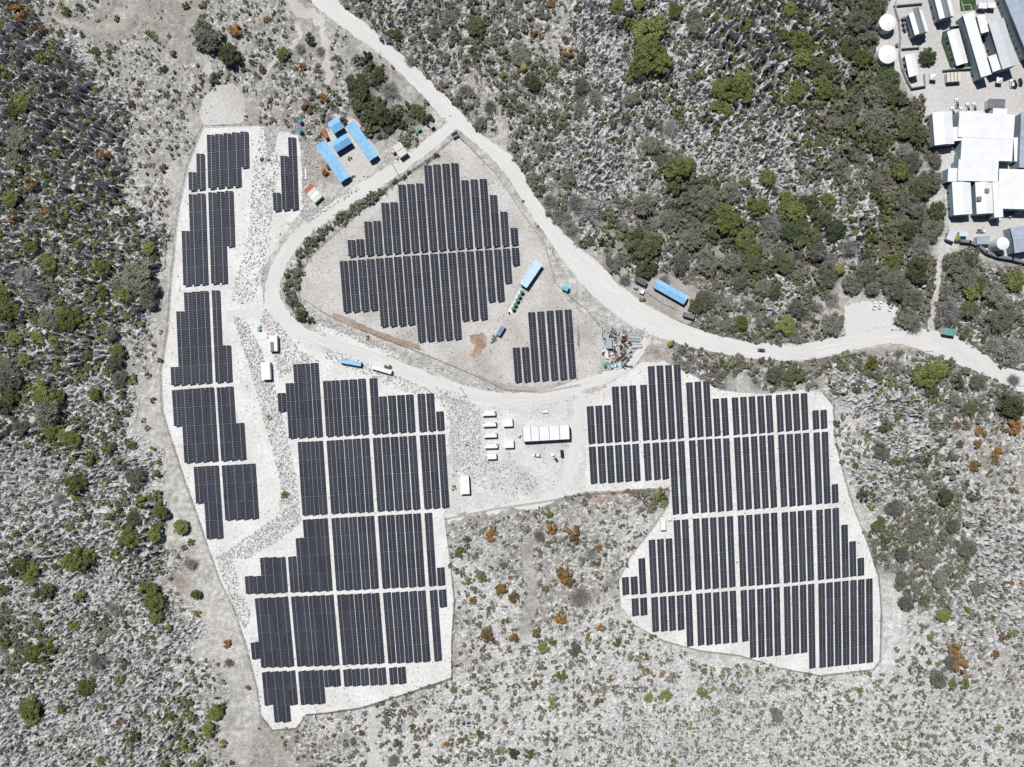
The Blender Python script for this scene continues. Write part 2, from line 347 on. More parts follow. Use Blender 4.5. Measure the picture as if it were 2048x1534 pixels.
rubble_polys = [([(520, 255), (547, 255), (560, 330), (545, 420), (540, 480), (525, 560), (510, 600), (470, 612), (460, 590), (485, 520), (500, 440), (505, 350)], 900),
    ([(590, 240), (640, 222), (672, 222), (650, 280), (632, 300), (640, 350), (615, 440), (600, 440), (605, 330)], 800),
    ([(465, 632), (492, 640), (522, 700), (552, 780), (572, 860), (592, 960), (602, 1040), (588, 1060), (500, 1115), (430, 1118), (500, 1070), (558, 1030), (560, 960), (530, 850), (500, 740)], 2600),
    ([(870, 772), (930, 790), (962, 820), (962, 900), (945, 950), (905, 955), (900, 850)], 1000),
    ([(432, 1110), (462, 1108), (482, 1180), (502, 1230), (490, 1262), (458, 1200)], 420),
    ([(1180, 628), (1230, 655), (1300, 668), (1298, 676), (1250, 668), (1195, 650)], 200),
    ([(530, 615), (560, 650), (600, 700), (640, 720), (600, 730), (560, 760), (545, 700), (520, 640)], 500),
    ([(640, 690), (700, 712), (800, 752), (860, 780), (900, 800), (880, 800), (800, 780), (700, 735), (650, 715)], 420),
    ([(610, 430), (650, 400), (715, 372), (720, 380), (660, 418), (612, 450)], 200),
    ([(760, 330), (800, 325), (870, 265), (880, 255), (820, 262), (770, 310)], 220),
    ([(600, 600), (640, 628), (780, 690), (940, 755), (935, 770), (760, 700), (640, 655)], 450),
    ([(960, 900), (1010, 920), (1080, 960), (1060, 990), (980, 985), (940, 960)], 420)]

CELLS = """KssdddsssA.BkBBBBskGGkKKGGDD....
KKsssdsssds.BkBBsskkGkKKGGDD....
KKKssssssssD.BsBBBkkGkGGGGDD....
KKKkssd.ssBDD.BsBBkkkkGGGDDDD...
KKKKss..r...B...BkkkBkkkkGDDD...
KKKKs...r.......BBkkBBkkkBBDD...
KKKKs...r........BkBBDDGBkBDD...
KKKKK..r..........BDBDDDDkGDD...
KBKGK..r...........BBBBDDDBBDBBB
GBKGK..r.............DBBkB..BBBB
GGKGs...r.........rr.BBBBB...BBB
GKKGs...rr.....r...r.BBBBBBBBBBB
BGkK....r.....rr..........kkkBBB
KGGk....r.....r...........WkkBss
kkkkk...r.....rr..........WkBkss
kkGkG...r.......ssssB......kBBks
kkkGG..r......sssssWW......BBBkk
GGkkGs........WssssW.......BBBkk
kkkkGs........WWsss.........BBkk
BkkBkk........sWssWW........Wkkk
BGkkkk........sWWWWWW.......Wkss
GkkkkKs.....ssWWWWWWWWwwwwWWwsss
kkkkkGs.sssWWWWWWWWWwwwwwwwwwwww
kkkkkGsddssWWWWWWWwwwwwwwwwwwwww""".replace('A', 'd').split('\n')
assert len(CELLS) == 24 and all(len(r) == 32 for r in CELLS), [len(r) for r in CELLS]
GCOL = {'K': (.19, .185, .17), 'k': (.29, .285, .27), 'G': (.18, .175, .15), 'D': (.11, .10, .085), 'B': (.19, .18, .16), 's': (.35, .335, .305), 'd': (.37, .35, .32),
        'W': (.58, .57, .555), 'w': (.52, .52, .515), 'r': (.46, .45, .44), '.': (.50, .485, .455)}
GAMP = {'K': 0.5, 'k': 0.5, 'G': 0.5, 'D': 0.6, 'B': 0.5, 's': 0.35, 'd': 0.12, 'W': 0.5, 'w': 0.5, 'r': 0.25, '.': 0.2}

# ---------------------------------------------------------------- noise and masks on the plan
_lat = rng.random((256, 256)).astype(np.float32)
def vnoise(x, y, wl):
    x = np.asarray(x, dtype=np.float64) / wl + 57.3; y = np.asarray(y, dtype=np.float64) / wl + 91.7
    xi = np.floor(x).astype(int); yi = np.floor(y).astype(int); fx = x - xi; fy = y - yi
    fx = fx * fx * (3 - 2 * fx); fy = fy * fy * (3 - 2 * fy)
    g = lambda a, b: _lat[a % 256, b % 256]
    return (g(xi, yi) * (1 - fx) + g(xi + 1, yi) * fx) * (1 - fy) + (g(xi, yi + 1) * (1 - fx) + g(xi + 1, yi + 1) * fx) * fy

MX0, MY0, MSTEP = -420, -320, 2
MW, MH = (2048 + 840) // MSTEP, (1534 + 640) // MSTEP
def raster(poly, buf):
    P = np.array(poly, dtype=float); Q = np.roll(P, -1, axis=0)
    y0 = max(0, int((P[:, 1].min() - MY0) / MSTEP)); y1 = min(MH, int((P[:, 1].max() - MY0) / MSTEP) + 1)
    for r in range(y0, y1):
        y = MY0 + (r + 0.5) * MSTEP
        c = ((P[:, 1] <= y) & (Q[:, 1] > y)) | ((Q[:, 1] <= y) & (P[:, 1] > y))
        if not c.any(): continue
        xs = np.sort(P[c, 0] + (y - P[c, 1]) / (Q[c, 1] - P[c, 1]) * (Q[c, 0] - P[c, 0]))
        for a, b in zip(xs[::2], xs[1::2]):
            ia = max(0, int(math.ceil((a - MX0) / MSTEP - 0.5))); ib = min(MW, int(math.floor((b - MX0) / MSTEP - 0.5)) + 1)
            if ib > ia: buf[r, ia:ib] = True
def strip_poly(e): return [a for a, b in e] + [b for a, b in reversed(e)]
flat = np.zeros((MH, MW), bool)
for p in flat_polys: raster(p, flat)
for e in (road_edges, access_edges, spur_edges, foot_edges): raster(strip_poly(e), flat)
soft = np.zeros((MH, MW), bool)
for e in (trackA_edges, trackB_edges, trackC_edges, trackD_edges, trackE_edges, trackF_edges, trackG_edges): raster(strip_poly(e), soft)
raster(hutyard, soft)
def blur(a, n):
    a = a.astype(np.float32)
    for _ in range(2):
        for ax in (0, 1):
            acc = np.zeros_like(a)
            for k in range(-n, n + 1): acc += np.roll(a, k, axis=ax)
            a = acc / (2 * n + 1)
    return a
flat_soft = np.clip(blur(flat | soft, 3) * 1.9, 0, 1)
def mlook(buf, px, py):
    i = np.clip(((np.asarray(px) - MX0) / MSTEP).astype(int), 0, MW - 1); j = np.clip(((np.asarray(py) - MY0) / MSTEP).astype(int), 0, MH - 1)
    return buf[j, i]
codes = np.array([[c for c in r] for r in CELLS])
def warp(px, py):
    wx = px + (vnoise(px, py, 46) - 0.5) * 70; wy = py + (vnoise(px + 900, py - 300, 46) - 0.5) * 70
    return wx, wy
def cell_of(px, py):
    wx, wy = warp(px, py)
    return codes[np.clip((wy // 64).astype(int), 0, 23), np.clip((wx // 64).astype(int), 0, 31)]
def lerp_table(tab, px, py):
    """smooth lookup of a per-cell value"""
    T = np.array([[tab[c] for c in r] for r in CELLS], dtype=np.float32)
    if T.ndim == 2: T = T[:, :, None]
    wx, wy = warp(px, py)
    u = np.clip(wx / 64 - 0.5, 0, 30.999); v = np.clip(wy / 64 - 0.5, 0, 22.999)
    i = u.astype(int); j = v.astype(int); fu = (u - i)[..., None]; fv = (v - j)[..., None]
    fu = fu * fu * (3 - 2 * fu); fv = fv * fv * (3 - 2 * fv)
    return (T[j, i] * (1 - fu) + T[j, i + 1] * fu) * (1 - fv) + (T[j + 1, i] * (1 - fu) + T[j + 1, i + 1] * fu) * fv
def terrain(px, py):
    px = np.asarray(px, dtype=np.float64); py = np.asarray(py, dtype=np.float64)
    amp = lerp_table(GAMP, px, py)[..., 0] * (1 - mlook(flat_soft, px, py))
    n = (vnoise(px, py, 24) - 0.5) * 1.6 + (vnoise(px + 50, py, 11) - 0.5) * 1.1 + (vnoise(px, py + 77, 6) - 0.5) * 0.9
    return np.where(amp > 0.001, amp * n, 0.0) - 0.02 * (amp < 0.001)
def tz(px, py): return float(terrain(np.array([px]), np.array([py]))[0])

# ---------------------------------------------------------------- ground
core_x = np.arange(-400, 400.1, 1.9); core_y = np.arange(-312, 312.1, 1.9)
tail = np.array([4, 10, 20, 40, 80, 160, 320, 700, 1500, 3000.0])
gx = np.concatenate([-400 - tail[::-1], core_x, 400 + tail]); gy = np.concatenate([-312 - tail[::-1], core_y, 312 + tail])
GX, GY = np.meshgrid(gx, gy)
PX, PY = GX / S + CX, CY - GY / S
GZ = terrain(np.clip(PX, -400, 2440), np.clip(PY, -300, 1830))
GZ = np.where((np.abs(GX) > 398) | (np.abs(GY) > 310), 0, GZ)
gc = lerp_table(GCOL, PX, PY).reshape(-1, 3)
spk = vnoise(PX, PY, 7).ravel(); spk2 = vnoise(PX + 31, PY + 9, 19).ravel()
gc = gc * (0.78 + 0.42 * spk)[:, None] * (0.85 + 0.3 * spk2)[:, None]
pale = np.clip((vnoise(PX - 77, PY + 40, 30).ravel() - 0.62) * 6, 0, 1)[:, None] * 0.5
gc = gc * (1 - pale) + pale * np.array([0.56, 0.54, 0.51])
def patch(cx, cy, rx, ry, col, amt, ang=0.0):
    global gc
    a = math.radians(ang); dx = PX.ravel() - cx; dy = PY.ravel() - cy
    u = (dx * math.cos(a) + dy * math.sin(a)) / rx; v = (-dx * math.sin(a) + dy * math.cos(a)) / ry
    w = np.clip(1.25 - np.sqrt(u * u + v * v) + (spk - 0.5) * 0.7, 0, 1)[:, None] * amt
    gc = gc * (1 - w) + w * np.array(col)
for a in ((330, 15, 60, 30, (.33, .31, .28), .8, 0), (200, 58, 70, 18, (.34, .32, .29), .8, 8), (280, 75, 80, 26, (.36, .34, .31), .7, 0), (600, 40, 30, 36, (.46, .43, .40), .8, 0),
          (545, 230, 50, 16, (.42, .33, .28), .7, 0), (360, 1165, 20, 34, (.30, .235, .20), .85, 0), (385, 1130, 18, 14, (.34, .25, .21), .8, 0), (590, 1500, 60, 22, (.33, .28, .25), .9, 15),
          (640, 1490, 70, 14, (.34, .30, .27), .8, 20), (700, 1500, 30, 20, (.33, .30, .27), .7, 0), (930, 1330, 34, 44, (.40, .37, .345), .8, 0), (925, 1290, 20, 26, (.50, .43, .39), .7, 0),
          (1085, 1080, 34, 40, (.33, .305, .29), .85, 0), (1080, 1030, 40, 14, (.38, .29, .25), .7, 0), (1215, 1000, 60, 16, (.44, .33, .29), .7, -3), (1260, 1095, 16, 10, (.62, .45, .34), .8, 0),
          (1210, 1130, 24, 50, (.46, .40, .36), .6, 0), (1065, 1160, 16, 80, (.44, .415, .39), .6, 0), (1165, 1190, 40, 30, (.36, .32, .29), .7, 0), (1045, 1360, 30, 40, (.40, .37, .35), .7, 0),
          (340, 830, 16, 40, (.48, .39, .35), .7, -15), (335, 900, 18, 30, (.52, .44, .40), .6, 0), (300, 905, 30, 26, (.64, .62, .60), .9, 0), (310, 960, 26, 26, (.62, .61, .59), .8, 0),
          (300, 400, 36, 60, (.50, .47, .43), .7, 0), (320, 700, 12, 80, (.54, .49, .46), .7, 0), (420, 1240, 20, 60, (.56, .52, .49), .6, 0), (960, 160, 30, 60, (.45, .42, .38), .8, 20),
          (1010, 240, 30, 40, (.47, .44, .40), .7, 0), (1160, 240, 60, 26, (.60, .59, .56), .8, 20), (1240, 290, 40, 20, (.58, .56, .53), .7, 20), (1060, 200, 40, 26, (.50, .48, .44), .7, 0),
          (1195, 495, 16, 24, (.62, .56, .50), .85, 0), (1510, 345, 40, 16, (.42, .38, .34), .5, 0), (1395, 565, 30, 18, (.27, .21, .185), .8, 0), (1690, 620, 12, 22, (.40, .27, .21), .8, 0),
          (1725, 880, 40, 50, (.66, .655, .65), .9, 0), (1720, 960, 26, 60, (.62, .61, .60), .7, 0), (1790, 1240, 26, 80, (.66, .65, .64), .85, 0), (1640, 1390, 70, 34, (.68, .67, .66), .9, 10),
          (1760, 1340, 44, 50, (.67, .66, .65), .9, 0), (1440, 1345, 90, 20, (.66, .655, .645), .8, 12), (1290, 1300, 60, 24, (.60, .57, .55), .7, 25), (2000, 1330, 40, 60, (.56, .53, .52), .6, 0),
          (1480, 722, 90, 10, (.36, .29, .25), .7, 4), (1640, 728, 60, 8, (.34, .27, .24), .7, -8), (1800, 702, 60, 9, (.36, .28, .25), .7, 0), (650, 1450, 50, 24, (.66, .645, .63), .85, 0),
          (1310, 705, 30, 10, (.33, .25, .21), .8, 25), (940, 470, 10, 8, (.4, .3, .26), .3, 0), (620, 300, 14, 40, (.34, .30, .27), .7, -30), (655, 340, 20, 34, (.33, .22, .17), .7, -35)):
    patch(*a)
ny, nx = GX.shape
idx = np.arange(ny * nx).reshape(ny, nx)
F = np.stack([idx[:-1, :-1], idx[:-1, 1:], idx[1:, 1:], idx[1:, :-1]], -1).reshape(-1, 4)
ground = link('ground', np_mesh('ground', np.stack([GX, GY, GZ], -1).reshape(-1, 3), F, M['ground'], cols=gc, smooth=True))
tag(ground, kind='structure')

# ---------------------------------------------------------------- karst: a network of limestone ridges round deep pits
def worley(x, y, sp, seed):
    ux, uy = x / sp, y / sp; ix, iy = np.floor(ux).astype(int), np.floor(uy).astype(int)
    t = np.random.default_rng(seed).random((128, 128, 2)).astype(np.float32)
    f1 = np.full(x.shape, 9.0, np.float32); f2 = f1.copy()
    for dx in (-1, 0, 1):
        for dy in (-1, 0, 1):
            j = t[(ix + dx) % 128, (iy + dy) % 128]
            d = np.hypot(ix + dx + j[..., 0] - ux, iy + dy + j[..., 1] - uy).astype(np.float32)
            f2 = np.where(d < f1, f1, np.minimum(f2, d)); f1 = np.minimum(f1, d)
    return f1 * sp, (f2 - f1) * sp
KST = 0.72
kx = np.arange(-338, 338, KST); ky = np.arange(-258, 258, KST); KX, KY = np.meshgrid(kx, ky)
KPX, KPY = KX / S + CX, CY - KY / S
KW = {'K': (6.6, 1.6), 'G': (6.0, 1.4), 'k': (1.4, 3.6), 'w': (0.0, 2.0), 'W': (0.0, .7), 'r': (0, 0), 's': (0.2, .45), 'd': (0, 0), 'B': (.3, .5), 'D': (0, 0), '.': (0, 0)}
kw = lerp_table(KW, KPX, KPY) * (1 - np.clip(mlook(flat_soft, KPX, KPY) * 1.2, 0, 1))[..., None]
kmask = kw.sum(-1) > .3
sx, sy = KX[kmask], KY[kmask]; spx, spy = KPX[kmask], KPY[kmask]; sw = kw[kmask]
dx_ = (vnoise(spx, spy, 26) - .5) * 5; dy_ = (vnoise(spx + 88, spy + 13, 26) - .5) * 5
ca, sa = math.cos(.5), math.sin(.5)
ax = ((sx + dx_) * ca - (sy + dy_) * sa) * .82; ay = ((sx + dx_) * sa + (sy + dy_) * ca) * 1.15
_, dA = worley(ax, ay, 5.4, 3); _, dB = worley(ax + 31, ay - 17, 3.1, 4)
br1 = vnoise(spx, spy, 13); br2 = vnoise(spx + 200, spy + 55, 5.2); br3 = vnoise(spx - 90, spy + 255, 70)
rA = np.clip(1.3 - (dA - .15 - .45 * br2) / .7, 0, 1); rB = np.clip(1.25 - (dB - .08 - .3 * br1) / .55, 0, 1)
hA = sw[:, 0] * np.clip(.25 + 1.15 * br1, .2, 1.25) * (.6 + .5 * br2); hB = sw[:, 1] * np.clip(.15 + 1.2 * br2, .1, 1.2) * (.55 + .7 * br1)
kzv = np.maximum(rA * hA, rB * hB) * (.55 + .7 * br3) + (rng.random(len(sx)) - .5) * .22 * np.clip(sw.sum(-1), 0, 1) - .12
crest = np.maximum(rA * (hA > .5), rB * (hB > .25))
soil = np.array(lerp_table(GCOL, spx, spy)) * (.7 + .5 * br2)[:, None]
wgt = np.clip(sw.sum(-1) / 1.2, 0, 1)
soil = soil * (1 - .35 * np.clip(sw[:, 0] / 4, 0, 1))[:, None]  # pit shade put into the colour: soil darker where the ridges stand tall
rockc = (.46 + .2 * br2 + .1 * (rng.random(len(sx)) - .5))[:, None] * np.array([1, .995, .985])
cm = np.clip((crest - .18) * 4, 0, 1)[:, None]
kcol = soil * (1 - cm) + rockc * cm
KH = np.zeros(KX.shape, np.float32); KH[kmask] = kzv
kid = -np.ones(KX.shape, int); kid[kmask] = np.arange(len(sx))
q4 = np.stack([kid[:-1, :-1], kid[:-1, 1:], kid[1:, 1:], kid[1:, :-1]], -1).reshape(-1, 4); q4 = q4[(q4 >= 0).all(1)]
jx = sx + (rng.random(len(sx)) - .5) * .42; jy = sy + (rng.random(len(sx)) - .5) * .42
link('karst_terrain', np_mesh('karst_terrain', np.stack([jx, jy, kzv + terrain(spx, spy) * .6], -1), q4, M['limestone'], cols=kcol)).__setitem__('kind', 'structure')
print('karst quads', len(q4))
def karst_z(px, py):
    i = np.clip(((np.asarray(px) - CX) * S + 338) / KST, 0, KX.shape[1] - 1).astype(int); j = np.clip(((CY - np.asarray(py)) * S + 258) / KST, 0, KX.shape[0] - 1).astype(int)
    return KH[j, i]
kavg = kw[..., 0] * .30 + kw[..., 1] * .25
def perch(px, py):
    """ground level a plant grows from: pockets of soil part way up the ridges"""
    i = np.clip(((np.asarray(px) - CX) * S + 338) / KST, 0, KX.shape[1] - 1).astype(int); j = np.clip(((CY - np.asarray(py)) * S + 258) / KST, 0, KX.shape[0] - 1).astype(int)
    return terrain(px, py) + kavg[j, i]

# ---------------------------------------------------------------- roads, tracks and graded pads
def catmull(P, n):
    P = [np.array(p, float) for p in P]; out = []
    for i in range(len(P) - 1):
        p0 = P[max(0, i - 1)]; p1 = P[i]; p2 = P[i + 1]; p3 = P[min(len(P) - 1, i + 2)]
        for k in range(n):
            t = k / n
            out.append(0.5 * ((2 * p1) + (-p0 + p2) * t + (2 * p0 - 5 * p1 + 4 * p2 - p3) * t * t + (-p0 + 3 * p1 - 3 * p2 + p3) * t ** 3))
    out.append(P[-1]); return np.array(out)
def road(name, edges, z, m, rag=2.0, seg=10, crown=0.03):
    A = catmull([e[0] for e in edges], seg); B = catmull([e[1] for e in edges], seg)
    na = 9; V = []; ac = []; al = []; run = 0.0
    for i in range(len(A)):
        if i: run += float(np.linalg.norm((A[i] + B[i]) / 2 - (A[i - 1] + B[i - 1]) / 2)) * S
        d = (B[i] - A[i]); d = d / (np.linalg.norm(d) or 1)
        a = A[i] + d * (vnoise(A[i][0], A[i][1], 9) - 0.5) * rag * 2 + d * (vnoise(A[i][0], A[i][1], 3) - 0.5) * rag
        b = B[i] + d * (vnoise(B[i][0], B[i][1], 9) - 0.5) * rag * 2 + d * (vnoise(B[i][0], B[i][1], 3) - 0.5) * rag
        wd = np.linalg.norm(b - a) * S
        for j in range(na):
            t = j / (na - 1); p = a * (1 - t) + b * t; x, y = W(p[0], p[1])
            V.append((x, y, z + crown * 4 * t * (1 - t))); ac.append((t - 0.5) * wd * 0.5); al.append(run)
    n = len(A); idx = np.arange(n * na).reshape(n, na)
    F = np.stack([idx[:-1, :-1], idx[:-1, 1:], idx[1:, 1:], idx[1:, :-1]], -1).reshape(-1, 4)[:, ::1]
    V = np.array(V)
    v = V[F[0]]
    if np.cross(v[1] - v[0], v[2] - v[0])[2] < 0: F = F[:, ::-1]
    return tag(link(name, np_mesh(name, V, F, m, smooth=True, attrs={'across': ac, 'along': al})), kind='structure')
def sheet(name, poly, z, m, rag=2.0, parent=None):
    P = []
    for i in range(len(poly)):
        a = np.array(poly[i], float); b = np.array(poly[(i + 1) % len(poly)], float); l = np.linalg.norm(b - a); n = max(1, int(l / 4))
        nrm = np.array([-(b - a)[1], (b - a)[0]]) / (l or 1)
        for k in range(n):
            p = a + (b - a) * k / n
            P.append(p + nrm * ((vnoise(p[0], p[1], 10) - 0.5) * 2 * rag + (vnoise(p[0], p[1], 3.3) - 0.5) * rag))
    V = [Vector((*W(p[0], p[1]), z)) for p in P]
    tri = tessellate_polygon([V])
    F = [(a, b, c) if (V[b] - V[a]).cross(V[c] - V[a]).z > 0 else (a, c, b) for a, b, c in tri]
    me = bpy.data.meshes.new(name); me.from_pydata([tuple(v) for v in V], [], F); me.update(); me.materials.append(m)
    return tag(link(name, me, parent), kind='structure')
sheet('gravel_pad', pad_left, 0.030, M['pad_pale'])
sheet('gravel_pad', pad_centre, 0.030, M['pad_centre'])
sheet('gravel_pad', pad_right, 0.030, M['pad_pale'])
sheet('gravel_yard', yard, 0.045, M['pad_yard'], 3)
sheet('compound_paving', compound, 0.030, M['concrete_yard'], 1.5)
sheet('parking_lot', parking, 0.050, M['road'], 3)
sheet('courtyard', blueyard, 0.030, M['concrete_yard'], 1)
sheet('clearing', clearing, 0.030, M['pad_grey'], 3)
sheet('earth_yard', hutyard, 0.030, M['greydirt'], 2)
sheet('earth_berm', [(665, 626), (690, 634), (760, 664), (840, 690), (842, 700), (800, 692), (735, 668), (668, 638)], 0.05, M['dirt'], 1.5)
sheet('stained_ground', [(940, 672), (965, 665), (978, 680), (970, 700), (950, 718), (938, 712), (948, 695)], 0.05, M['rustdirt'], 4)
sheet('stained_ground', [(1157, 645), (1162, 665), (1160, 700), (1154, 690), (1153, 660)], 0.05, M['dirt'], 2)
sheet('dirt_patch', [(720, 425), (760, 395), (770, 400), (735, 440), (700, 470), (690, 468)], 0.05, M['pad_grey'], 3)
sheet('dirt_patch', [(930, 742), (1010, 770), (1080, 775), (1150, 760), (1152, 768), (1080, 786), (1005, 782), (940, 752)], 0.05, M['greydirt'], 3)
sheet('gravel_strip', [(620, 640), (660, 655), (740, 690), (800, 705), (795, 715), (720, 700), (640, 668)], 0.052, M['pad_pale'], 3)
road('main_road', road_edges, 0.085, M['road'])
road('access_road', access_edges, 0.062, M['road'])
road('access_spur', spur_edges, 0.055, M['road'], 2.5)
road('footpath', foot_edges, 0.05, M['pad_grey'], 3)
for nm, e in (('dirt_track', trackA_edges), ('dirt_track', trackB_edges), ('dirt_track', trackC_edges), ('dirt_track', trackD_edges), ('dirt_track', trackE_edges), ('dirt_track', trackG_edges)):
    road(nm, e, 0.056, M['greydirt' if e is trackB_edges else 'road' if e is trackA_edges else 'pad_grey'], 7, crown=0.01)
sheet('sports_field', field, 0.05, M['turf'], 0.2)
fl = MB()
for (ax, ay), (bx, by) in (((1925, 10), (1941, 9)), ((1941, 9), (1944.5, 21)), ((1925, 10), (1928.5, 22)), ((1925, 10), (1923, 2))):
    x0, y0 = W(ax, ay); x1, y1 = W(bx, by); d = Vector((x1 - x0, y1 - y0, 0)).normalized(); n = Vector((-d.y, d.x, 0)) * 0.12
    fl.quad(*[tuple(Vector(q)) for q in ((x0 - n.x, y0 - n.y, .06), (x1 - n.x, y1 - n.y, .06), (x1 + n.x, y1 + n.y, .06), (x0 + n.x, y0 + n.y, .06))])
tag(fl.build('field_marking', M['linepaint']), kind='structure')

# ---------------------------------------------------------------- solar panel rows
TILT = math.radians(15.5); TL = 4.42; LOW = 0.75; HI = LOW + TL * math.sin(TILT)
TWID = TL * math.cos(TILT)
def slope_pt(u, y, up=0.0):      # u: 0 at the high west edge, TL at the low east edge
    return (u * math.cos(TILT) + up * math.sin(TILT), y, HI - u * math.sin(TILT) + up * math.cos(TILT))
SL = 11.0
fr = MB()
def slab(b, u0, u1, y0, y1, t0, t1):
    i = len(b.v)
    b.v += [slope_pt(u, y, t) for t in (t0, t1) for (u, y) in ((u0, y0), (u1, y0), (u1, y1), (u0, y1))]
    for f in ((3, 2, 1, 0), (4, 5, 6, 7), (0, 1, 5, 4), (1, 2, 6, 5), (2, 3, 7, 6), (3, 0, 4, 7)): b.f.append(tuple(i + j for j in f))
slab(fr, 0.0, TL, -SL, 0.0, -0.05, 0.0)
for u in (0.6, 1.6, 2.8, 3.8): slab(fr, u - 0.05, u + 0.05, -SL, 0, -0.15, -0.052)
for yy in (-1.2, -4.1, -7.0, -9.8):
    for u in (0.9, 3.4):
        p = slope_pt(u, yy, -0.15); fr.box(p[0] - .06, p[0] + .06, yy - .06, yy + .06, 0, p[2])
frame_me = fr.mesh('panel_section', M['alu'])
gm = MB()
for r in range(11):
    for c in range(2):
        u0 = 0.04 + c * (TL / 2 + 0.06); u1 = u0 + TL / 2 - 0.14
        slab(gm, u0, u1, -SL + 0.02 + r * 0.996 + 0.05, -SL + 0.02 + (r + 1) * 0.996 - 0.05, 0.002, 0.02)
glass_me = gm.mesh('solar_modules', M['glass'])
Z = 5.1125
n_rows = 0
NUM = {1: 'single', 2: 'two', 3: 'three', 4: 'four', 5: 'five'}
def rows(block, ox, oy, s0, s1, cols):
    global n_rows
    for (X, Yt, Yb) in cols:
        sl = s0 + (s1 - s0) * X / 2000.0
        n = max(1, round((Yb - Yt) / 186.0))
        tx, ty = W(ox + X / Z, oy + Yt / Z, HI); bx, by = W(ox + (X + sl * (Yb - Yt)) / Z, oy + Yb / Z, HI)
        rz = math.atan2(bx - tx, -(by - ty)); ln = math.hypot(bx - tx, by - ty); k = ln / (n * SL)
        e = empty('solar_panel_row', (tx, ty, 0.03), rz)
        tag(e, f"{NUM[n]} section row of solar panels in {block}", 'solar panels', f"{NUM[n]} section rows in {block}")
        for i in range(n):
            s = link('panel_section', frame_me, e, (0, -i * SL * k, 0), 0, (1, k * 0.996, 1))
            s.location.z = random.uniform(-0.05, 0.05) * (i > 0) - 0.02 * 0
            g = link('solar_modules', glass_me, s); g['kind'] = 'stuff'
        n_rows += 1
bW = 'the narrow strip array by the karst'
rows(bW, 320, 220, .025, .025, [(290, 632, 820), (370, 443, 810), (478, 250, 800), (562, 242, 793), (648, 235, 787), (735, 226, 780), (820, 218, 585)])
rows('the small array beside the blue roofed huts', 320, 220, .04, .04, [(1152, 843, 1030), (1228, 466, 1022), (1308, 277, 1015)])
rows(bW, 320, 220, .033, .033, [(220, 1235, 1796), (292, 858, 1789), (378, 850, 1783), (492, 840, 1776), (578, 832, 1771), (664, 825, 1395)])
rows(bW, 320, 500, .042, .042, [(107, 1197, 1385), (165, 627, 1380), (243, 432, 1375), (327, 425, 1368), (410, 418, 1362), (528, 412, 1357), (640, 975, 1350)])
rows(bW, 320, 780, .063, .063, [(120, 1, 372), (203, -6, 748), (288, -13, 743), (375, -19, 738), (465, -26, 733), (578, -26, 728), (665, -34, 722), (775, 340, 716)])
rows(bW, 320, 780, .067, .067, [(343, 787, 1163), (427, 780, 1525), (513, 776, 1522), (630, 772, 1335), (716, 767, 1330), (803, 762, 1327), (890, 757, 1322)])
bS = 'the close packed array below the rubble bank'
rows(bS, 540, 700, .061, .061, [(75, 442, 632), (158, 340, 905), (235, 146, 900), (322, 140, 895), (412, 133, 890), (540, 318, 885), (628, 312, 880), (718, 307, 875), (808, 302, 870),
    (897, 295, 865), (1015, 290, 860), (1113, 476, 855), (1205, 468, 850), (1297, 463, 845), (1387, 458, 840), (1505, 450, 835), (1597, 446, 828), (1698, 630, 822)])
rows(bS, 540, 700, .066, .064, [(282, 942, 1693), (370, 938, 1689), (458, 933, 1683), (577, 928, 1676), (665, 922, 1671), (755, 915, 1666), (843, 910, 1663), (933, 905, 1659), (1050, 900, 1651),
    (1140, 895, 1647), (1230, 890, 1643), (1320, 885, 1638), (1412, 880, 1633), (1530, 873, 1626), (1617, 868, 1621), (1710, 863, 1616)])
rows(bS, 480, 980, .078, .062, [(47, 885, 1065), (130, 885, 1065), (203, 695, 1063), (290, 692, 1060), (378, 692, 1055), (490, 685, 1050), (567, 495, 1047), (640, 305, 1045), (725, 300, 1040),
    (812, 295, 1037), (933, 290, 1030), (1022, 285, 1028), (1110, 280, 1025), (1200, 275, 1020), (1290, 270, 1014), (1408, 265, 1010), (1498, 260, 1005), (1588, 255, 1002), (1678, 248, 998),
    (1768, 244, 992), (1885, 238, 985), (2012, 797, 980)])
rows(bS, 480, 1170, .098, .07, [(107, 592, 765), (150, 140, 850), (235, 136, 848), (320, 132, 846), (405, 127, 844), (520, 122, 838), (607, 120, 838), (697, 115, 835), (783, 112, 832), (872, 108, 830),
    (990, 103, 822), (1075, 100, 820), (1165, 96, 817), (1255, 92, 814), (1342, 88, 810), (1460, 82, 805), (1550, 78, 803), (1638, 74, 800), (1728, 68, 797), (1817, 63, 792), (1937, 58, 785), (2029, 52, 232)])
rows(bS, 480, 1170, .092, .075, [(222, 895, 1238), (308, 892, 1410), (392, 888, 1410), (478, 885, 1235), (593, 885, 1230), (680, 880, 1228), (763, 878, 1225), (853, 876, 1048), (937, 873, 1045),
    (1053, 868, 1043), (1140, 865, 1040), (1228, 860, 1035), (1320, 858, 1032), (1407, 853, 1028), (1522, 850, 1022), (1610, 845, 1018)])
bT = 'the triangular fenced array'
rows(bT, 660, 300, .072, .069, [(178, 920, 1090), (266, 912, 1083), (348, 732, 1078), (440, 725, 1070), (522, 540, 1065), (613, 533, 1058), (695, 353, 1050), (786, 347, 1045), (878, 340, 1040),
    (960, 155, 1033), (1052, 147, 1027), (1145, 140, 1018), (1237, 133, 1010), (1340, 307, 1005), (1435, 300, 1000), (1528, 295, 993), (1632, 460, 985), (1738, 630, 980), (1843, 797, 972)])
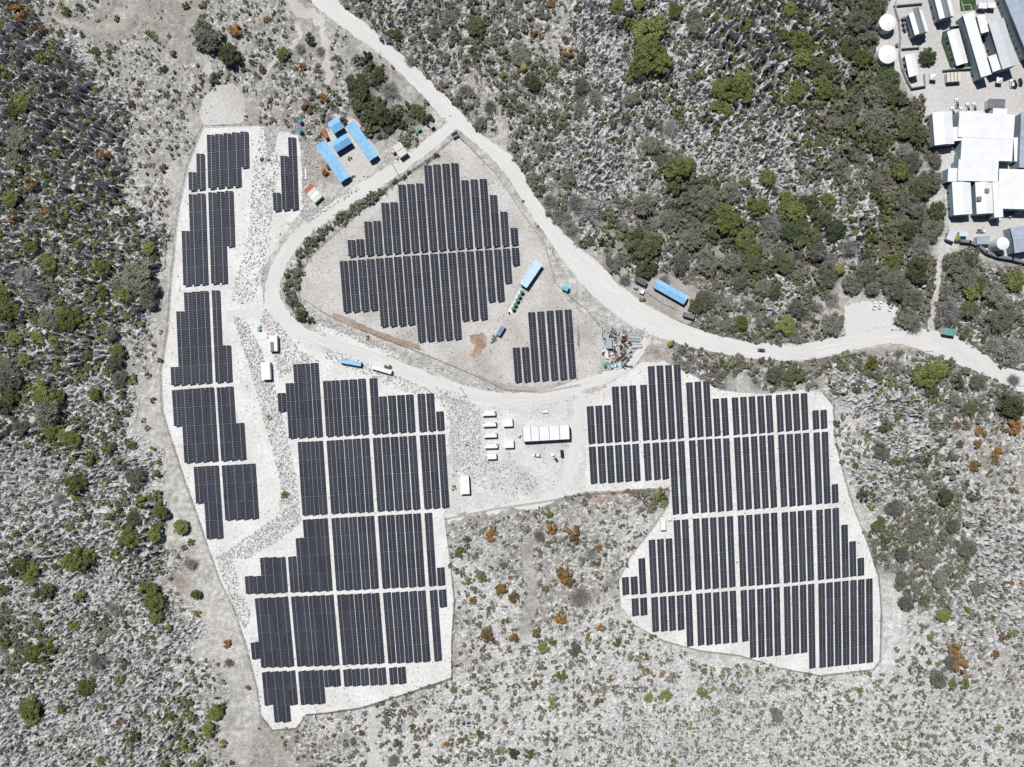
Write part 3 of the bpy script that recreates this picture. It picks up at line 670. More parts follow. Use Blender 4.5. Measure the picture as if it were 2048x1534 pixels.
rows(bT, 660, 480, .079, .072, [(98, 215, 740), (188, 208, 735), (282, 202, 728), (374, 195, 718), (467, 187, 888), (558, 180, 883), (651, 172, 878), (743, 165, 868), (836, 158, 1043), (930, 150, 1037),
    (1023, 142, 1030), (1115, 136, 1022), (1207, 130, 1015), (1300, 122, 827), (1393, 115, 820), (1488, 108, 813), (1582, 102, 632), (1675, 95, 625), (1765, 88, 440), (1857, 80, 258)])
rows('the seven row array beside the scrap yard', 960, 500, .073, .071, [(333, 1000, 1355), (425, 995, 1350), (490, 637, 1343), (583, 630, 1337), (678, 622, 1330), (770, 615, 1325), (863, 610, 1310)])
bE = 'the wide spaced array on white gravel'
rows(bE, 1150, 710, .053, .053, [(118, 525, 905), (206, 520, 898), (295, 515, 893), (375, 325, 888), (463, 320, 882), (552, 313, 877), (665, 306, 868), (743, 115, 863), (832, 108, 860), (920, 105, 855),
    (1008, 100, 848), (1134, 282, 840), (1220, 273, 833), (1308, 267, 827), (1405, 448, 824), (1491, 442, 818), (1601, 436, 810), (1688, 430, 805), (1775, 425, 800), (1862, 420, 795), (1947, 413, 788)])
rows(bE, 1360, 750, .058, .042, [(980, 205, 575), (1066, 198, 568), (1150, 192, 563), (1236, 187, 557), (1355, 362, 550), (1437, 358, 543)])
rows(bE, 1150, 710, .053, .048, [(140, 940, 1315), (230, 935, 1308), (318, 930, 1305), (407, 922, 1298), (495, 917, 1292), (583, 910, 1288), (697, 905, 1280), (790, 900, 1273), (875, 893, 1268),
    (962, 888, 1628), (1050, 882, 1623), (1163, 875, 1616), (1250, 868, 1610), (1336, 862, 1604), (1424, 857, 1599), (1512, 853, 1591), (1623, 845, 1583), (1710, 840, 1577), (1797, 833, 1571), (1882, 826, 1565), (1968, 822, 1558)])
rows(bE, 1360, 750, .052, .034, [(1003, 610, 1345), (1090, 605, 1340), (1172, 600, 1333), (1257, 593, 1325), (1365, 588, 1316), (1450, 582, 1312), (1553, 1118, 1305)])
rows(bE, 1220, 1000, .051, .03, [(120, 793, 972), (209, 787, 968), (288, 600, 962), (393, 410, 953), (480, 403, 947), (567, 397, 942), (648, 208, 935), (733, 202, 930), (846, 192, 917), (935, 187, 912),
    (1020, 182, 907), (1105, 175, 900), (1192, 168, 893), (1305, 160, 884), (1390, 155, 878), (1475, 148, 872), (1560, 140, 865), (1645, 133, 858), (1755, 128, 848), (1838, 120, 842), (1920, 112, 833), (2003, 106, 825)])
rows(bE, 1420, 1060, .035, .018, [(1088, -205, 510), (1173, -215, 500), (1255, -223, 495), (1345, -52, 485), (1428, 118, 475), (1512, 288, 468)])
rows(bE, 1220, 1000, .04, .032, [(220, 1010, 1188), (307, 1003, 1182), (420, 997, 1350), (508, 990, 1345), (594, 984, 1340), (681, 977, 1332), (768, 970, 1500), (880, 960, 1490), (966, 952, 1485),
    (1052, 947, 1478), (1137, 940, 1470), (1222, 932, 1463), (1333, 925, 1450)])
rows(bE, 1420, 1060, .031, .002, [(393, 611, 1310), (480, 605, 1303), (563, 597, 1295), (648, 588, 1288), (755, 580, 1278), (838, 572, 1268), (920, 563, 1260), (1003, 555, 1420), (1110, 547, 1412),
    (1192, 538, 1402), (1273, 530, 1393), (1355, 522, 1385), (1437, 515, 1377), (1518, 507, 1368), (1600, 500, 1360)])
print('solar rows', n_rows)

# ---------------------------------------------------------------- buildings, containers, tanks
def place(cx, cy, h, ang):
    x, y = W(cx, cy, h); return (x, y, 0.03), -math.radians(ang)

def building(name, label, cat, cx, cy, L, Wd, ang, h, rise=0.8, wall='wall', roof='whiteroof', style='gable', over=0.35, rib=1.0, group=None, doors=1, wins=4, panels=0, seam='greyroof'):
    """roof outline given on the plan (pixels); h eaves height in metres."""
    loc, rz = place(cx, cy, h, ang); k = S * (H - h) / H
    lx, ly = L * k / 2, Wd * k / 2
    e = tag(empty(name, loc, rz), label, cat, group)
    wx, wy = lx - over, ly - over
    wb = MB()
    if style == 'gable':
        prof = [(-wy, 0), (wy, 0), (wy, h - 0.05), (0, h + rise * wy / ly - 0.05), (-wy, h - 0.05)]
    elif style == 'mono':
        prof = [(-wy, 0), (wy, 0), (wy, h + rise - 0.1), (-wy, h - 0.1)]
    else:
        prof = [(-wy, 0), (wy, 0), (wy, h - 0.02), (-wy, h - 0.02)]
    wb.rings([[(x, y, z) for y, z in prof] for x in (-wx, wx)])
    wl = wb.build('wall', M[wall], e)
    t = 0.10
    def zt(y):
        if style == 'gable': return h + rise * (1 - abs(y) / ly)
        if style == 'mono': return h + rise * (y + ly) / (2 * ly)
        return h
    rb = MB()
    ys = (-ly, 0, ly) if style == 'gable' else (-ly, ly)
    for y0, y1 in zip(ys, ys[1:]):
        i = len(rb.v)
        rb.v += [(-lx, y0, zt(y0)), (lx, y0, zt(y0)), (lx, y1, zt(y1)), (-lx, y1, zt(y1)), (-lx, y0, zt(y0) + t), (lx, y0, zt(y0) + t), (lx, y1, zt(y1) + t), (-lx, y1, zt(y1) + t)]
        for f in ((3, 2, 1, 0), (4, 5, 6, 7), (0, 1, 5, 4), (2, 3, 7, 6), (1, 2, 6, 5), (3, 0, 4, 7)): rb.f.append(tuple(i + j for j in f))
    ro = rb.build('roof', M[roof], e)
    if style == 'gable':
        c = MB(); c.rings([[(x, -0.22, zt(-0.22) + t + 0.01), (x, 0.22, zt(0.22) + t + 0.01), (x, 0, h + rise + t + 0.09)] for x in (-lx, lx)])
        c.build('ridge_cap', M[roof], ro)
    if rib:
        r = MB(); n = max(2, int(2 * lx / rib))
        for q in range(n + 1):
            x = -lx + 0.04 + (2 * lx - 0.08) * q / n
            for y0, y1 in zip(ys, ys[1:]):
                i = len(r.v); a, b = y0 + 0.02, y1 - 0.02
                r.v += [(x - .035, a, zt(a) + t - .01), (x + .035, a, zt(a) + t - .01), (x + .035, b, zt(b) + t - .01), (x - .035, b, zt(b) + t - .01),
                        (x - .025, a, zt(a) + t + .05), (x + .025, a, zt(a) + t + .05), (x + .025, b, zt(b) + t + .05), (x - .025, b, zt(b) + t + .05)]
                for f in ((4, 5, 6, 7), (0, 1, 5, 4), (2, 3, 7, 6), (1, 2, 6, 5), (3, 0, 4, 7)): r.f.append(tuple(i + j for j in f))
        rr = r.build('roof_ribs', M[roof], ro); rr['kind'] = 'stuff'
    if panels:
        xs = [-lx + 2 * lx * q / panels for q in range(panels + 1)] if isinstance(panels, int) else [(-1 + 2 * q) * lx for q in panels]
        for q in xs:
            sm = MB(); a, b = -ly + .02, ly - .02; w_ = 0.16
            q = min(max(q, -lx + w_), lx - w_)
            sm.rings([[(q - w_, y, zt(y) + t + z) for z in (-.01,)] + [(q + w_, y, zt(y) + t - .01), (q + w_, y, zt(y) + t + .09), (q - w_, y, zt(y) + t + .09)] for y in (a, b)])
            sm.build('roof_seam', M[seam], ro)
    for d in range(doors):
        x = -wx + (2 * wx) * (d + 0.5) / doors
        dm = MB(); dm.box(x - .5, x + .5, -wy - .05, -wy + .02, 0, min(2.1, h - .3)); dm.build('door', M['dark'], e)
    for sgn in (-1, 1):
        for q in range(wins):
            x = -wx + (2 * wx) * (q + (0.75 if sgn < 0 else 0.5)) / wins
            if abs(x) > wx - 0.7: continue
            wm = MB(); y = sgn * wy
            wm.box(x - .55, x + .55, min(y - .02, y + .04 * sgn), max(y + .02, y + .04 * sgn), 1.0, min(2.0, h - .35)); wm.build('window', M['darkglass'], e)
    return e

def container(label, cx, cy, L, Wd, ang, h, col, roofcol=None, group=None, name='shipping_container', cat='container', vents=0, step=None):
    loc, rz = place(cx, cy, h, ang); k = S * (H - h) / H
    lx, ly = L * k / 2, Wd * k / 2
    e = tag(empty(name, loc, rz), label, cat, group)
    b = MB(); b.box(-lx + .05, lx - .05, -ly + .05, ly - .05, 0.12, h - .06)
    n = int(2 * lx / 0.35)
    for q in range(n):
        x = -lx + 0.2 + (2 * lx - 0.4) * q / max(1, n - 1)
        for s in (-1, 1): b.box(x - .07, x + .07, min(s * (ly - .05), s * ly), max(s * (ly - .05), s * ly), .2, h - .15)
    b.build('body', M[col], e)
    f = MB()
    for sx in (-1, 1):
        for sy in (-1, 1):
            f.box(min(sx * lx, sx * (lx - .14)), max(sx * lx, sx * (lx - .14)), min(sy * (ly + .01), sy * (ly - .14)), max(sy * (ly + .01), sy * (ly - .14)), 0, h)
    for sy in (-1, 1):
        f.box(-lx, lx, min(sy * (ly + .005), sy * (ly - .09)), max(sy * (ly + .005), sy * (ly - .09)), 0.02, .14)
        f.box(-lx, lx, min(sy * (ly + .005), sy * (ly - .09)), max(sy * (ly + .005), sy * (ly - .09)), h - .1, h + .004)
    f.build('frame', M[col], e)
    rf = MB(); rf.box(-lx + .1, lx - .1, -ly + .1, ly - .1, h - .06, h - .02)
    m = int(2 * lx / 0.55)
    for q in range(m):
        x = -lx + .35 + (2 * lx - .7) * q / max(1, m - 1)
        rf.box(x - .12, x + .12, -ly + .14, ly - .14, h - .02, h)
    rf.build('roof', M[roofcol or col], e)
    for s in (-1, 1):
        d = MB(); d.box(lx - .04, lx + .02, min(s * .03, s * (ly - .16)), max(s * .03, s * (ly - .16)), .2, h - .15)
        for rr in (.3, .7): d.box(lx + .02, lx + .06, s * (ly - .16) * rr - .03, s * (ly - .16) * rr + .03, .2, h - .15)
        d.build('door', M[col], e)
    for q in range(vents):
        v = MB(); x = (-1) ** q * (lx - 0.5); v.box(x - .28, x + .28, ly - .75, ly - .2, h + .005, h + .12); v.build('roof_vent', M['dark'], e)
    if step:
        a = MB(); a.box(*[c * 1.0 for c in step]); a.build('roof_unit', M['greyroof'], e)
    return e

def tank(label, cx, cy, r, h, col, roofcol=None, dome=0.1, n=28, group=None, name='water_tank', hatch=True, base=0.0):
    x, y = W(cx, cy, h); r = r * S * (H - h) / H
    e = tag(empty(name, (x, y, 0.03 + base)), label, 'tank', group)
    b = MB(); b.cyl(0, 0, 0, h, r, r, n, True, False)
    b.build('shell', M[col], e, smooth=False)
    rf = MB(); rings = []
    for q, (rr, zz) in enumerate(((1.02, -.02), (1.02, .05), (.75, .05 + dome * .55), (.4, .05 + dome * .9), (.08, .05 + dome))):
        rings.append([(r * rr * math.cos(2 * math.pi * j / n), r * rr * math.sin(2 * math.pi * j / n), h + zz * 1.0) for j in range(n)])
    rf.rings(rings); ro = rf.build('roof', M[roofcol or col], e)
    if hatch:
        c = MB(); c.cyl(r * .12, -r * .08, h + .04 + dome * .9, h + dome + .16, r * .14 + .05, n=10); c.build('hatch', M[roofcol or col], ro)
        ld = MB()
        for s in (-.2, .2): ld.box(s - .03, s + .03, -r - .14, -r - .08, 0.05, h + .1)
        for q in range(max(2, int(h / .4))): ld.box(-.2, .2, -r - .13, -r - .1, .25 + q * .4, .29 + q * .4)
        ld.build('ladder', M['steel'], e)
    return e

# huts with blue roofs round the courtyard
building('blue_roofed_hut', 'long blue roofed hut on the courtyard side toward the dense trees', 'hut', 724, 282, 85, 21, 55.4, 3.0, 0.9, 'bluewall', 'blue', rib=1.0, doors=3, wins=7)
building('blue_roofed_hut', 'long blue roofed hut on the courtyard side toward the small solar array', 'hut', 666.2, 323.2, 88, 22.5, 56.0, 3.0, 0.9, 'bluewall', 'blue', rib=1.0, doors=3, wins=7)
building('blue_roofed_hut', 'small square bright blue gabled hut behind the courtyard shelter', 'hut', 671.6, 250.9, 24, 25, -32, 3.4, 1.1, 'bluewall', 'bluedeep', rib=1.0, doors=1, wins=2)
building('courtyard_shelter', 'open bright blue gabled shelter between the two long huts', 'shelter', 682.6, 285.9, 37, 22, -32, 3.6, 1.2, 'bluewall', 'bluedeep', rib=1.0, doors=2, wins=3)
container('faded orange shipping container behind the blue huts', 649, 266.5, 21, 7.2, 65, 2.6, 'redox')
tank('round blue plastic water tank beside the orange shrub', 600.5, 242, 4.3, 2.6, 'tankblue', dome=.35, n=18)
tank('round blue plastic water tank at the tip of the small solar array', 600, 261.3, 4.2, 2.6, 'tankblue', dome=.35, n=18)
u = Vector((0.73, -0.68)); v = Vector((0.65, 0.76))
for q, (c, lb) in enumerate((('redox', 'red oxide shipping container at the end of the four side by side'), ('offwhite', 'cream shipping container beside the red one in the row of four'),
                             ('white', 'white shipping container beside the pale green one in the row of four'), ('palegreen', 'pale green shipping container at the road end of the four'))):
    p = Vector((626, 386.8)) + v * (q - 1.5) * 8.4
    container(lb, p.x, p.y, 21, 8.1, math.degrees(math.atan2(u.y, u.x)), 2.6, c)
b_ = MB(); x, y = W(611.8, 349); b_.box(-.45, .45, -2.9, 2.9, 0, .5); tag(b_.build('concrete_slab', M['white'], None, (x, y, .03)), 'narrow white concrete slab beside the small solar array', 'slab')
e = building('white_cabin', 'white cabin with a dark roof seam beside the access road', 'cabin', 800, 299.5, 27, 19, 54, 3.4, 0.0, 'wall', 'offwhite', 'flat', 0.2, 0.9, doors=1, wins=2, panels=[.5])
tank('small cream round tank against the white cabin wall', 786.4, 303, 3.0, 2.2, 'offwhite', dome=.3, n=14, hatch=False)
tank('tiny cream round tank below the white cabin corner', 793.3, 315.5, 1.8, 1.5, 'offwhite', dome=.2, n=12, hatch=False)
building('teal_shed', 'low teal sheet shed overgrown by brush at the road junction', 'shed', 838, 258.5, 9, 6, -25, 1.8, 0.3, 'bluewall', 'teal', 'mono', .15, .5, doors=1, wins=0)
building('blue_shed', 'small dark blue shed beside brush at the road junction', 'shed', 863.5, 251, 9, 8, -30, 2.6, 0.3, 'bluewall', 'bluegrey', 'mono', .2, .5, doors=1, wins=0)
building('pump_house', 'pale blue flat roofed shed at the head of the green tanks', 'shed', 1062.3, 548, 57, 17, -55.7, 3.4, 0.4, 'wall', 'bluepale', 'mono', .3, 1.0, doors=3, wins=5)
sl = MB(); xs, ys = W(1031.5, 603.2); sl.box(-8.3, 8.3, -1.25, 1.25, 0, .25)
tag(sl.build('tank_plinth', M['white'], None, (xs, ys, .03), math.radians(63)), 'white concrete plinth carrying the five green tanks', 'plinth')
for q, (a, b) in enumerate(((1043.1, 583.1), (1038.6, 591.9), (1034.3, 600.1), (1030, 608.6), (1026.1, 616.8))):
    tank(('green plastic tank next to the pale blue shed', 'second green plastic tank from the pale blue shed', 'middle green plastic tank of five on the plinth', 'fourth green plastic tank from the pale blue shed', 'green plastic tank farthest from the pale blue shed')[q], a, b, 3.9, 2.2, 'tankgreen', dome=.4, n=18, group='green tanks on the plinth', base=.25)
tank('small black drum at the open end of the tank plinth', 1018.4, 625.6, 2.0, 1.1, 'dark', dome=.1, n=12, hatch=False, base=.0)
container('blue and white box body parked below the triangular array', 1001, 661, 21, 8.6, -58, 2.7, 'navy', 'navy', name='truck_body', cat='truck body', step=(-2, 2.4, -.5, .5, 2.68, 2.74))
building('guard_hut', 'tiny cyan roofed guard hut beside the main road', 'hut', 1131, 575.3, 13, 11, 24, 2.5, .5, 'white', 'cyan', 'gable', .2, .6, doors=1, wins=2)
container('long blue shipping container beside the access road', 701.4, 725.2, 42, 8.2, 10, 2.7, 'navy', 'blue')
container('long white shipping container beside the access road', 763, 739, 41, 8.2, 16, 2.7, 'white')
building('white_block', 'white boxy equipment cabin in rubble beside the narrow array', 'cabin', 531.2, 742, 35, 18, 86.5, 3.0, 0, 'white', 'whiteroof', 'flat', .05, 0, doors=2, wins=0)
container('white cabin with a dark grey roof unit near the access road bend', 546, 687, 31, 16.5, 88, 2.9, 'white', 'whiteroof', name='equipment_cabin', cat='cabin', step=(-1.0, 4.4, -1.6, .5, 2.88, 3.1))
building('white_block', 'white boxy equipment cabin beside the close packed array', 'cabin', 929.3, 970, 36.5, 18, 87, 3.0, 0, 'white', 'whiteroof', 'flat', .05, 0, doors=2, wins=0)
bx = MB(); x, y = W(519.5, 658); bx.box(-.9, .9, -1.1, 1.1, 0, 1.3); bx.box(.2, 1.5, .9, 1.9, 0, .9)
tag(bx.build('waste_skip', M['teal'], None, (x, y, .03), .3), 'small teal waste skip where the spur meets the access road', 'skip')
for q, (a, b, lb) in enumerate(((977.5, 827, 'farthest from the parked cars'), (979, 848.7, 'second farthest from the parked cars'), (980.6, 870.5, 'in the middle of the row'), (981.9, 892, 'next to the short end unit'))):
    container('white battery container with dark roof vents ' + lb, a, b, 26, 8.8, -2, 2.7, 'white', 'whiteroof', vents=2, name='battery_container', group='battery containers in the yard')
container('short plain white unit closing the battery container row', 983.5, 913, 18.5, 10.5, -2, 2.7, 'white', 'whiteroof', name='battery_container')
for a, b, lb in ((1015.6, 845.5, 'uphill'), (1018, 888.2, 'downhill')):
    container(f'square white transformer cabin beside the control building, ' + ('toward the access road' if lb == 'uphill' else 'toward the parked cars'), a, b, 19, 15, -3, 2.6, 'white', 'whiteroof', name='transformer_cabin', cat='cabin')
building('control_building', 'large white control building with dark roof seams facing parked cars', 'building', 1092.2, 866.4, 94, 28.6, -3.3, 4.4, .35, 'bluegrey', 'whiteroof', 'mono', .15, 0, doors=4, wins=8, panels=[0.0, .175, .35, .565, .785, 1.0])
tank('tan drum at the short end of the control building', 1038, 870.5, 3.0, 1.6, 'offwhite', dome=.2, n=14, hatch=False)
fr_ = MB(); x, y = W(1090, 821)
for s in (-1, 1): fr_.box(-1.6, 1.6, s * 1.2 - .1, s * 1.2 + .1, 0, 1.1); fr_.box(s * 1.6 - .1, s * 1.6 + .1, -1.2, 1.2, 0, 1.1)
fr_.box(-1.5, 1.5, -1.1, 1.1, .02, .35); tag(fr_.build('open_bin', M['white'], None, (x, y, .05), .1), 'open white walled bin behind the control building', 'bin')
building('long_blue_house', 'long pale blue roofed house under trees beside the main road', 'house', 1341.5, 583.5, 70, 19.5, 29.5, 3.0, .9, 'wall', 'blue', 'gable', .4, 1.2, doors=3, wins=6)
building('brown_hut', 'brown weathered roofed hut next to the long blue house', 'hut', 1282.8, 561.9, 22.5, 11.5, 27.5, 2.8, .5, 'brown', 'brown', 'gable', .3, .8, doors=1, wins=2)
building('bin_shed', 'tiny grey shed between the brown hut and the road', 'shed', 1271.5, 574.3, 6.5, 5.5, 25, 1.6, .2, 'wall', 'bluegrey', 'mono', .1, .5, doors=1, wins=0)
bx = MB(); x, y = W(1283.5, 583.3); bx.box(-1.0, 1.0, -1.3, 1.3, .3, 1.5)
for s in (-1, 1): bx.box(-1.15, 1.15, s * 1.3 - .08, s * 1.3 + .08, .3, 1.9); bx.box(s * 1.1 - .08, s * 1.1 + .08, -1.3, 1.3, .3, 1.9)
bx.box(-.1, .1, 1.3, 2.5, .4, .5); bx.box(-1.2, -1.0, -.4, .4, 0, .7); bx.box(1.0, 1.2, -.4, .4, 0, .7)
tag(bx.build('box_trailer', M['white'], None, (x, y, .04), -.4), 'white open box trailer in front of the brown hut', 'trailer')
building('dark_shed', 'dark metal roofed shed tucked under a tree by the road', 'shed', 1378, 631, 22.5, 9, 17, 2.6, .2, 'dark', 'greyroof', 'mono', .2, .6, doors=2, wins=0)
building('teal_shelter', 'teal roofed roadside shelter at the foot of the path', 'shelter', 1898, 664, 25, 13.5, 10, 2.9, .5, 'wall', 'teal', 'mono', .25, .8, doors=2, wins=2)
container('small white cabin at the corner of the wide spaced array', 1326.5, 1050.5, 20, 9.5, 87, 2.7, 'white', 'whiteroof', name='equipment_cabin', cat='cabin')
bx = MB(); x, y = W(1338.5, 1038); bx.box(-.9, .9, -.6, .6, 0, 1.5); tag(bx.build('switch_box', M['white'], None, (x, y, .04)), 'white switch box beside the small white cabin', 'box')

# the compound on the hill
def cb(name, label, *a, **k): return building(name, label, 'building', *a, **k)
tank('white steel reservoir half under the trees', 1775, 45, 16.4, 5.0, 'paleroof', 'whiteroof', .5, 40, group='reservoirs')
tank('white steel reservoir in the open beside the compound fence', 1775, 108.8, 18, 5.5, 'paleroof', 'whiteroof', .5, 40, group='reservoirs')
tank('tall white tank beside the curved retaining wall', 2006, 487, 12.5, 8.0, 'paleroof', 'whiteroof', .4, 32)
tk = MB(); x, y = W(1792, 91); tk.cyl(0, 0, 0, 1.8, .9, n=12); tag(tk.build('pump_drum', M['steel'], None, (x, y, .03)), 'grey drum beside the open reservoir', 'drum')
def striped(label, cx, cy, L, Wd, ang, h):
    e = cb('dormitory_block', label, cx, cy, L, Wd, ang, h, .9, wall='wallblue', roof='whiteroof', rib=0, doors=3, wins=8)
    k = S * (H - h) / H; lx = L * k / 2 + .3
    g = MB(); g.rings([[(x, -1.7, h + .75), (x, 1.7, h + .75), (x, 1.7, h + 1.0), (x, 0, h + 1.35), (x, -1.7, h + 1.0)] for x in (-lx - 1.5, lx)]); g.build('ridge_roof', M['greyroof'], e)
    w = MB(); w.box(-lx + .4, lx - .6, Wd * k / 2 - .2, Wd * k / 2 + 1.3, h * .5 - .1, h * .5); w.build('balcony', M['greyroof'], e)
    return e
striped('white and grey roofed two storey block beside the reservoirs', 1837, 45, 45, 29, 74, 6.0)
striped('white and grey roofed two storey block next to the sports field', 1886, 3, 66, 31, 76, 6.0)
building('long_hall', 'very long white roofed hall with slate blue side wall', 'hall', 1953.7, 89.4, 130, 21, 73.6, 7.5, .3, 'wallblue', 'whiteroof', 'mono', .3, 1.6, doors=5, wins=16)
building('broad_hall', 'broad pale roofed hall across the slot from the long hall', 'hall', 2006, 87.2, 98, 32, 73, 8.0, .9, 'wallblue', 'paleroof', 'gable', .3, 1.6, doors=3, wins=10)
building('link_roof', 'white link roof joining two halls beside the sports field', 'walkway roof', 1965.4, 47.7, 36, 16, 76, 6.5, .1, 'wall', 'whiteroof', 'mono', .2, 1.2, doors=1, wins=2)
building('link_roof', 'white link roof joining two halls beside the paved yard', 'walkway roof', 1988.6, 126.1, 32.5, 17, 72, 6.5, .1, 'wall', 'whiteroof', 'mono', .2, 1.2, doors=1, wins=2)
building('white_house', 'white gabled house on turf beside the long hall', 'house', 1915, 94.5, 71, 24, 74.5, 4.0, .8, 'wallblue', 'whiteroof', 'gable', .4, 1.2, doors=2, wins=6)
building('white_house', 'narrow white gabled house between the lone tree and reservoirs', 'house', 1823.5, 130.5, 45, 20.5, 78.5, 4.0, .7, 'wallblue', 'whiteroof', 'gable', .4, 1.2, doors=2, wins=4)
building('carport', 'cream four bay carport at the end of the turf house', 'carport', 1907.5, 154, 28, 18.5, -4, 2.8, .2, 'wall', 'offwhite', 'mono', .25, 0, doors=2, wins=0, panels=[.25, .5, .75], seam='brown')
building('small_white_hut', 'small white roofed hut beside the sports field', 'hut', 1965, 11.7, 17, 10.5, 2, 3.0, .3, 'wallblue', 'whiteroof', 'mono', .2, 1.0, doors=1, wins=2)
building('small_white_hut', 'small white roofed hut nearest the long grey blue building', 'hut', 1982.8, 10.8, 16, 10, 2, 3.0, .3, 'wallblue', 'whiteroof', 'mono', .2, 1.0, doors=1, wins=2)
building('grey_blue_building', 'long grey blue roofed building along the compound edge', 'building', 2046, 36, 150, 40, 68, 7.0, .6, 'wallblue', 'bluegrey', 'gable', .3, 1.6, doors=3, wins=12)
building('grey_awning', 'mid grey roofed awning in front of the white halls', 'awning', 1993.3, 207.4, 32.5, 18.5, 2, 4.0, .2, 'wall', 'greyroof', 'mono', .2, 1.2, doors=1, wins=0)
building('white_lean_to', 'white lean-to butting against the grey awning', 'building', 1999.2, 226.3, 28.5, 18, 3, 5.0, .3, 'wall', 'whiteroof', 'mono', .2, 1.2, doors=1, wins=1)
building('west_hall', 'white gabled hall along the tree line beside the yard', 'hall', 1886.2, 256.5, 66, 39, 85.6, 6.0, .9, 'wallblue', 'whiteroof', 'gable', .3, 1.6, doors=2, wins=8)
for lb, a in (('widest upper white hall of the joined complex', (1972, 252, 111, 49, 2.5, 7.0)), ('narrow white roof strip above the widest upper hall', (1940.5, 227, 48, 9.5, 1, 6.4)),
              ('small white annex between the tree line hall and the widest hall', (1914, 268, 28, 17, 88, 6.0)), ('broad middle white hall of the joined complex', (1973, 299, 103, 44, 2, 6.4)),
              ('lower middle white hall beside the dark courtyard', (1955.5, 341.5, 80, 42, 1.5, 6.8)), ('square white annex facing the tree line path', (1909, 350, 28, 26.5, 0, 5.6)),
              ('broad white hall closing the complex beside the loading bays', (2032, 378.5, 72, 79, 1.5, 6.8)), ('slim white strip roof beside the grey hall', (2034.5, 299, 48, 13.5, 88, 5.5)),
              ('white gabled wing nearest the tree line path', (1924, 396.5, 66, 37, 86.8, 5.6)), ('white flat wing with roof vents beside the gabled wing', (1968.3, 395, 65, 33.5, 87, 6.0)),
              ('narrow white wing projecting toward the parked truck', (1994.6, 398.5, 73, 16.5, 86.5, 6.4))):
    sty = 'gable' if 'gabled' in lb else 'mono'
    building('white_hall', lb, 'hall', *a, .5 if sty == 'mono' else .7, 'wallblue', 'whiteroof', sty, .15, 2.0, doors=2, wins=6)
building('grey_hall', 'pale grey roofed hall beside the slim white strip roof', 'hall', 2066, 281, 110, 52, 92, 8.0, .5, 'wallblue', 'bluegrey', 'mono', .2, 2.0, doors=2, wins=6)
building('pale_shed', 'pale grey lean shed above the curved retaining wall', 'shed', 1903.5, 470, 23, 15.5, 112, 3.0, .3, 'wall', 'paleroof', 'mono', .2, 1.0, doors=1, wins=1)
building('pale_shed', 'small pale shed next to the yellow green palm', 'shed', 1926.6, 467.8, 17, 9.5, 2, 3.0, .2, 'wall', 'bluepale', 'mono', .2, 1.0, doors=1, wins=1)
building('grey_green_shed', 'grey green roofed shed between the palm and the tall tank', 'shed', 1966, 480.5, 26, 16, -3, 3.2, .3, 'wall', 'bluegrey', 'mono', .2, 1.0, doors=1, wins=2)
building('garage_block', 'grey blue roofed garage block beside the tall white tank', 'garage', 2046, 477, 44, 52, -10, 6.5, .7, 'wallblue', 'bluegrey', 'gable', .3, 2.0, doors=3, wins=4)
for lb, a, b in (('white pyramid canopy tent below the lone tree', 1867.3, 154), ('white pyramid canopy tent between hall and parked cars', 1999.5, 160.4)):
    loc, rz = place(a, b, 2.5, 5); e = tag(empty('canopy_tent', loc, rz), lb, 'tent')
    q = MB(); q.rings([[(-1.8, -1.8, 2.3), (1.8, -1.8, 2.3), (1.8, 1.8, 2.3), (-1.8, 1.8, 2.3)], [(-1.8, -1.8, 2.5), (1.8, -1.8, 2.5), (1.8, 1.8, 2.5), (-1.8, 1.8, 2.5)], [(-.05, -.05, 3.6), (.05, -.05, 3.6), (.05, .05, 3.6), (-.05, .05, 3.6)]]); q.build('canopy', M['white'], e)
    for sx in (-1.7, 1.7):
        for sy in (-1.7, 1.7): p = MB(); p.box(sx - .04, sx + .04, sy - .04, sy + .04, 0, 2.35); p.build('leg', M['steel'], e)
# curved retaining wall and other walls
def wall_line(name, label, cat, pts, h, t, m, z0=-0.1):
    b = MB()
    for (ax, ay), (bx_, by_) in zip(pts, pts[1:]):
        p = Vector((*W(ax, ay), 0)); q = Vector((*W(bx_, by_), 0)); d = (q - p).normalized(); n = Vector((-d.y, d.x, 0)) * t / 2; p = p - d * t * .3; q = q + d * t * .3
        i = len(b.v); b.v += [tuple(c + Vector((0, 0, z))) for z in (z0, h) for c in (p - n, q - n, q + n, p + n)]
        for f in ((3, 2, 1, 0), (4, 5, 6, 7), (0, 1, 5, 4), (1, 2, 6, 5), (2, 3, 7, 6), (3, 0, 4, 7)): b.f.append(tuple(i + j for j in f))
    return tag(b.build(name, M[m]), label, cat)
wall_line('retaining_wall', 'dark curved retaining wall round the compound edge', 'wall', [(1918, 483), (1935, 485), (1952, 492), (1968, 505), (1990, 514), (2020, 519), (2048, 527), (2100, 538)], 2.6, 1.6, 'greyroof')
wall_line('boundary_wall', 'long grey boundary wall beside the reservoirs', 'wall', [(1790, 5), (1788, 20), (1796, 45), (1799, 80), (1797, 112), (1802, 140), (1812, 165), (1820, 178), (1848, 173), (1846, 150)], 2.2, .5, 'wall')
wall_line('yard_wall', 'grey block wall below the turf house', 'wall', [(1884, 142), (1900, 140), (1945, 138)], 2.0, .6, 'wall')
for a in ([(1786, 13), (1842, 8)], [(1799, 99), (1836, 96)], [(1898, 55), (1922, 52)]):
    wall_line('dividing_wall', {1786: 'grey dividing wall above the reservoirs', 1799: 'grey dividing wall between the block and narrow house', 1898: 'grey dividing wall behind the turf house'}[a[0][0]], 'wall', a, 1.8, .5, 'wall')
sheet('lawn', [(1885, 64), (1896, 60), (1925, 58), (1948, 135), (1902, 141), (1882, 84)], 0.045, M['turf'], .3)
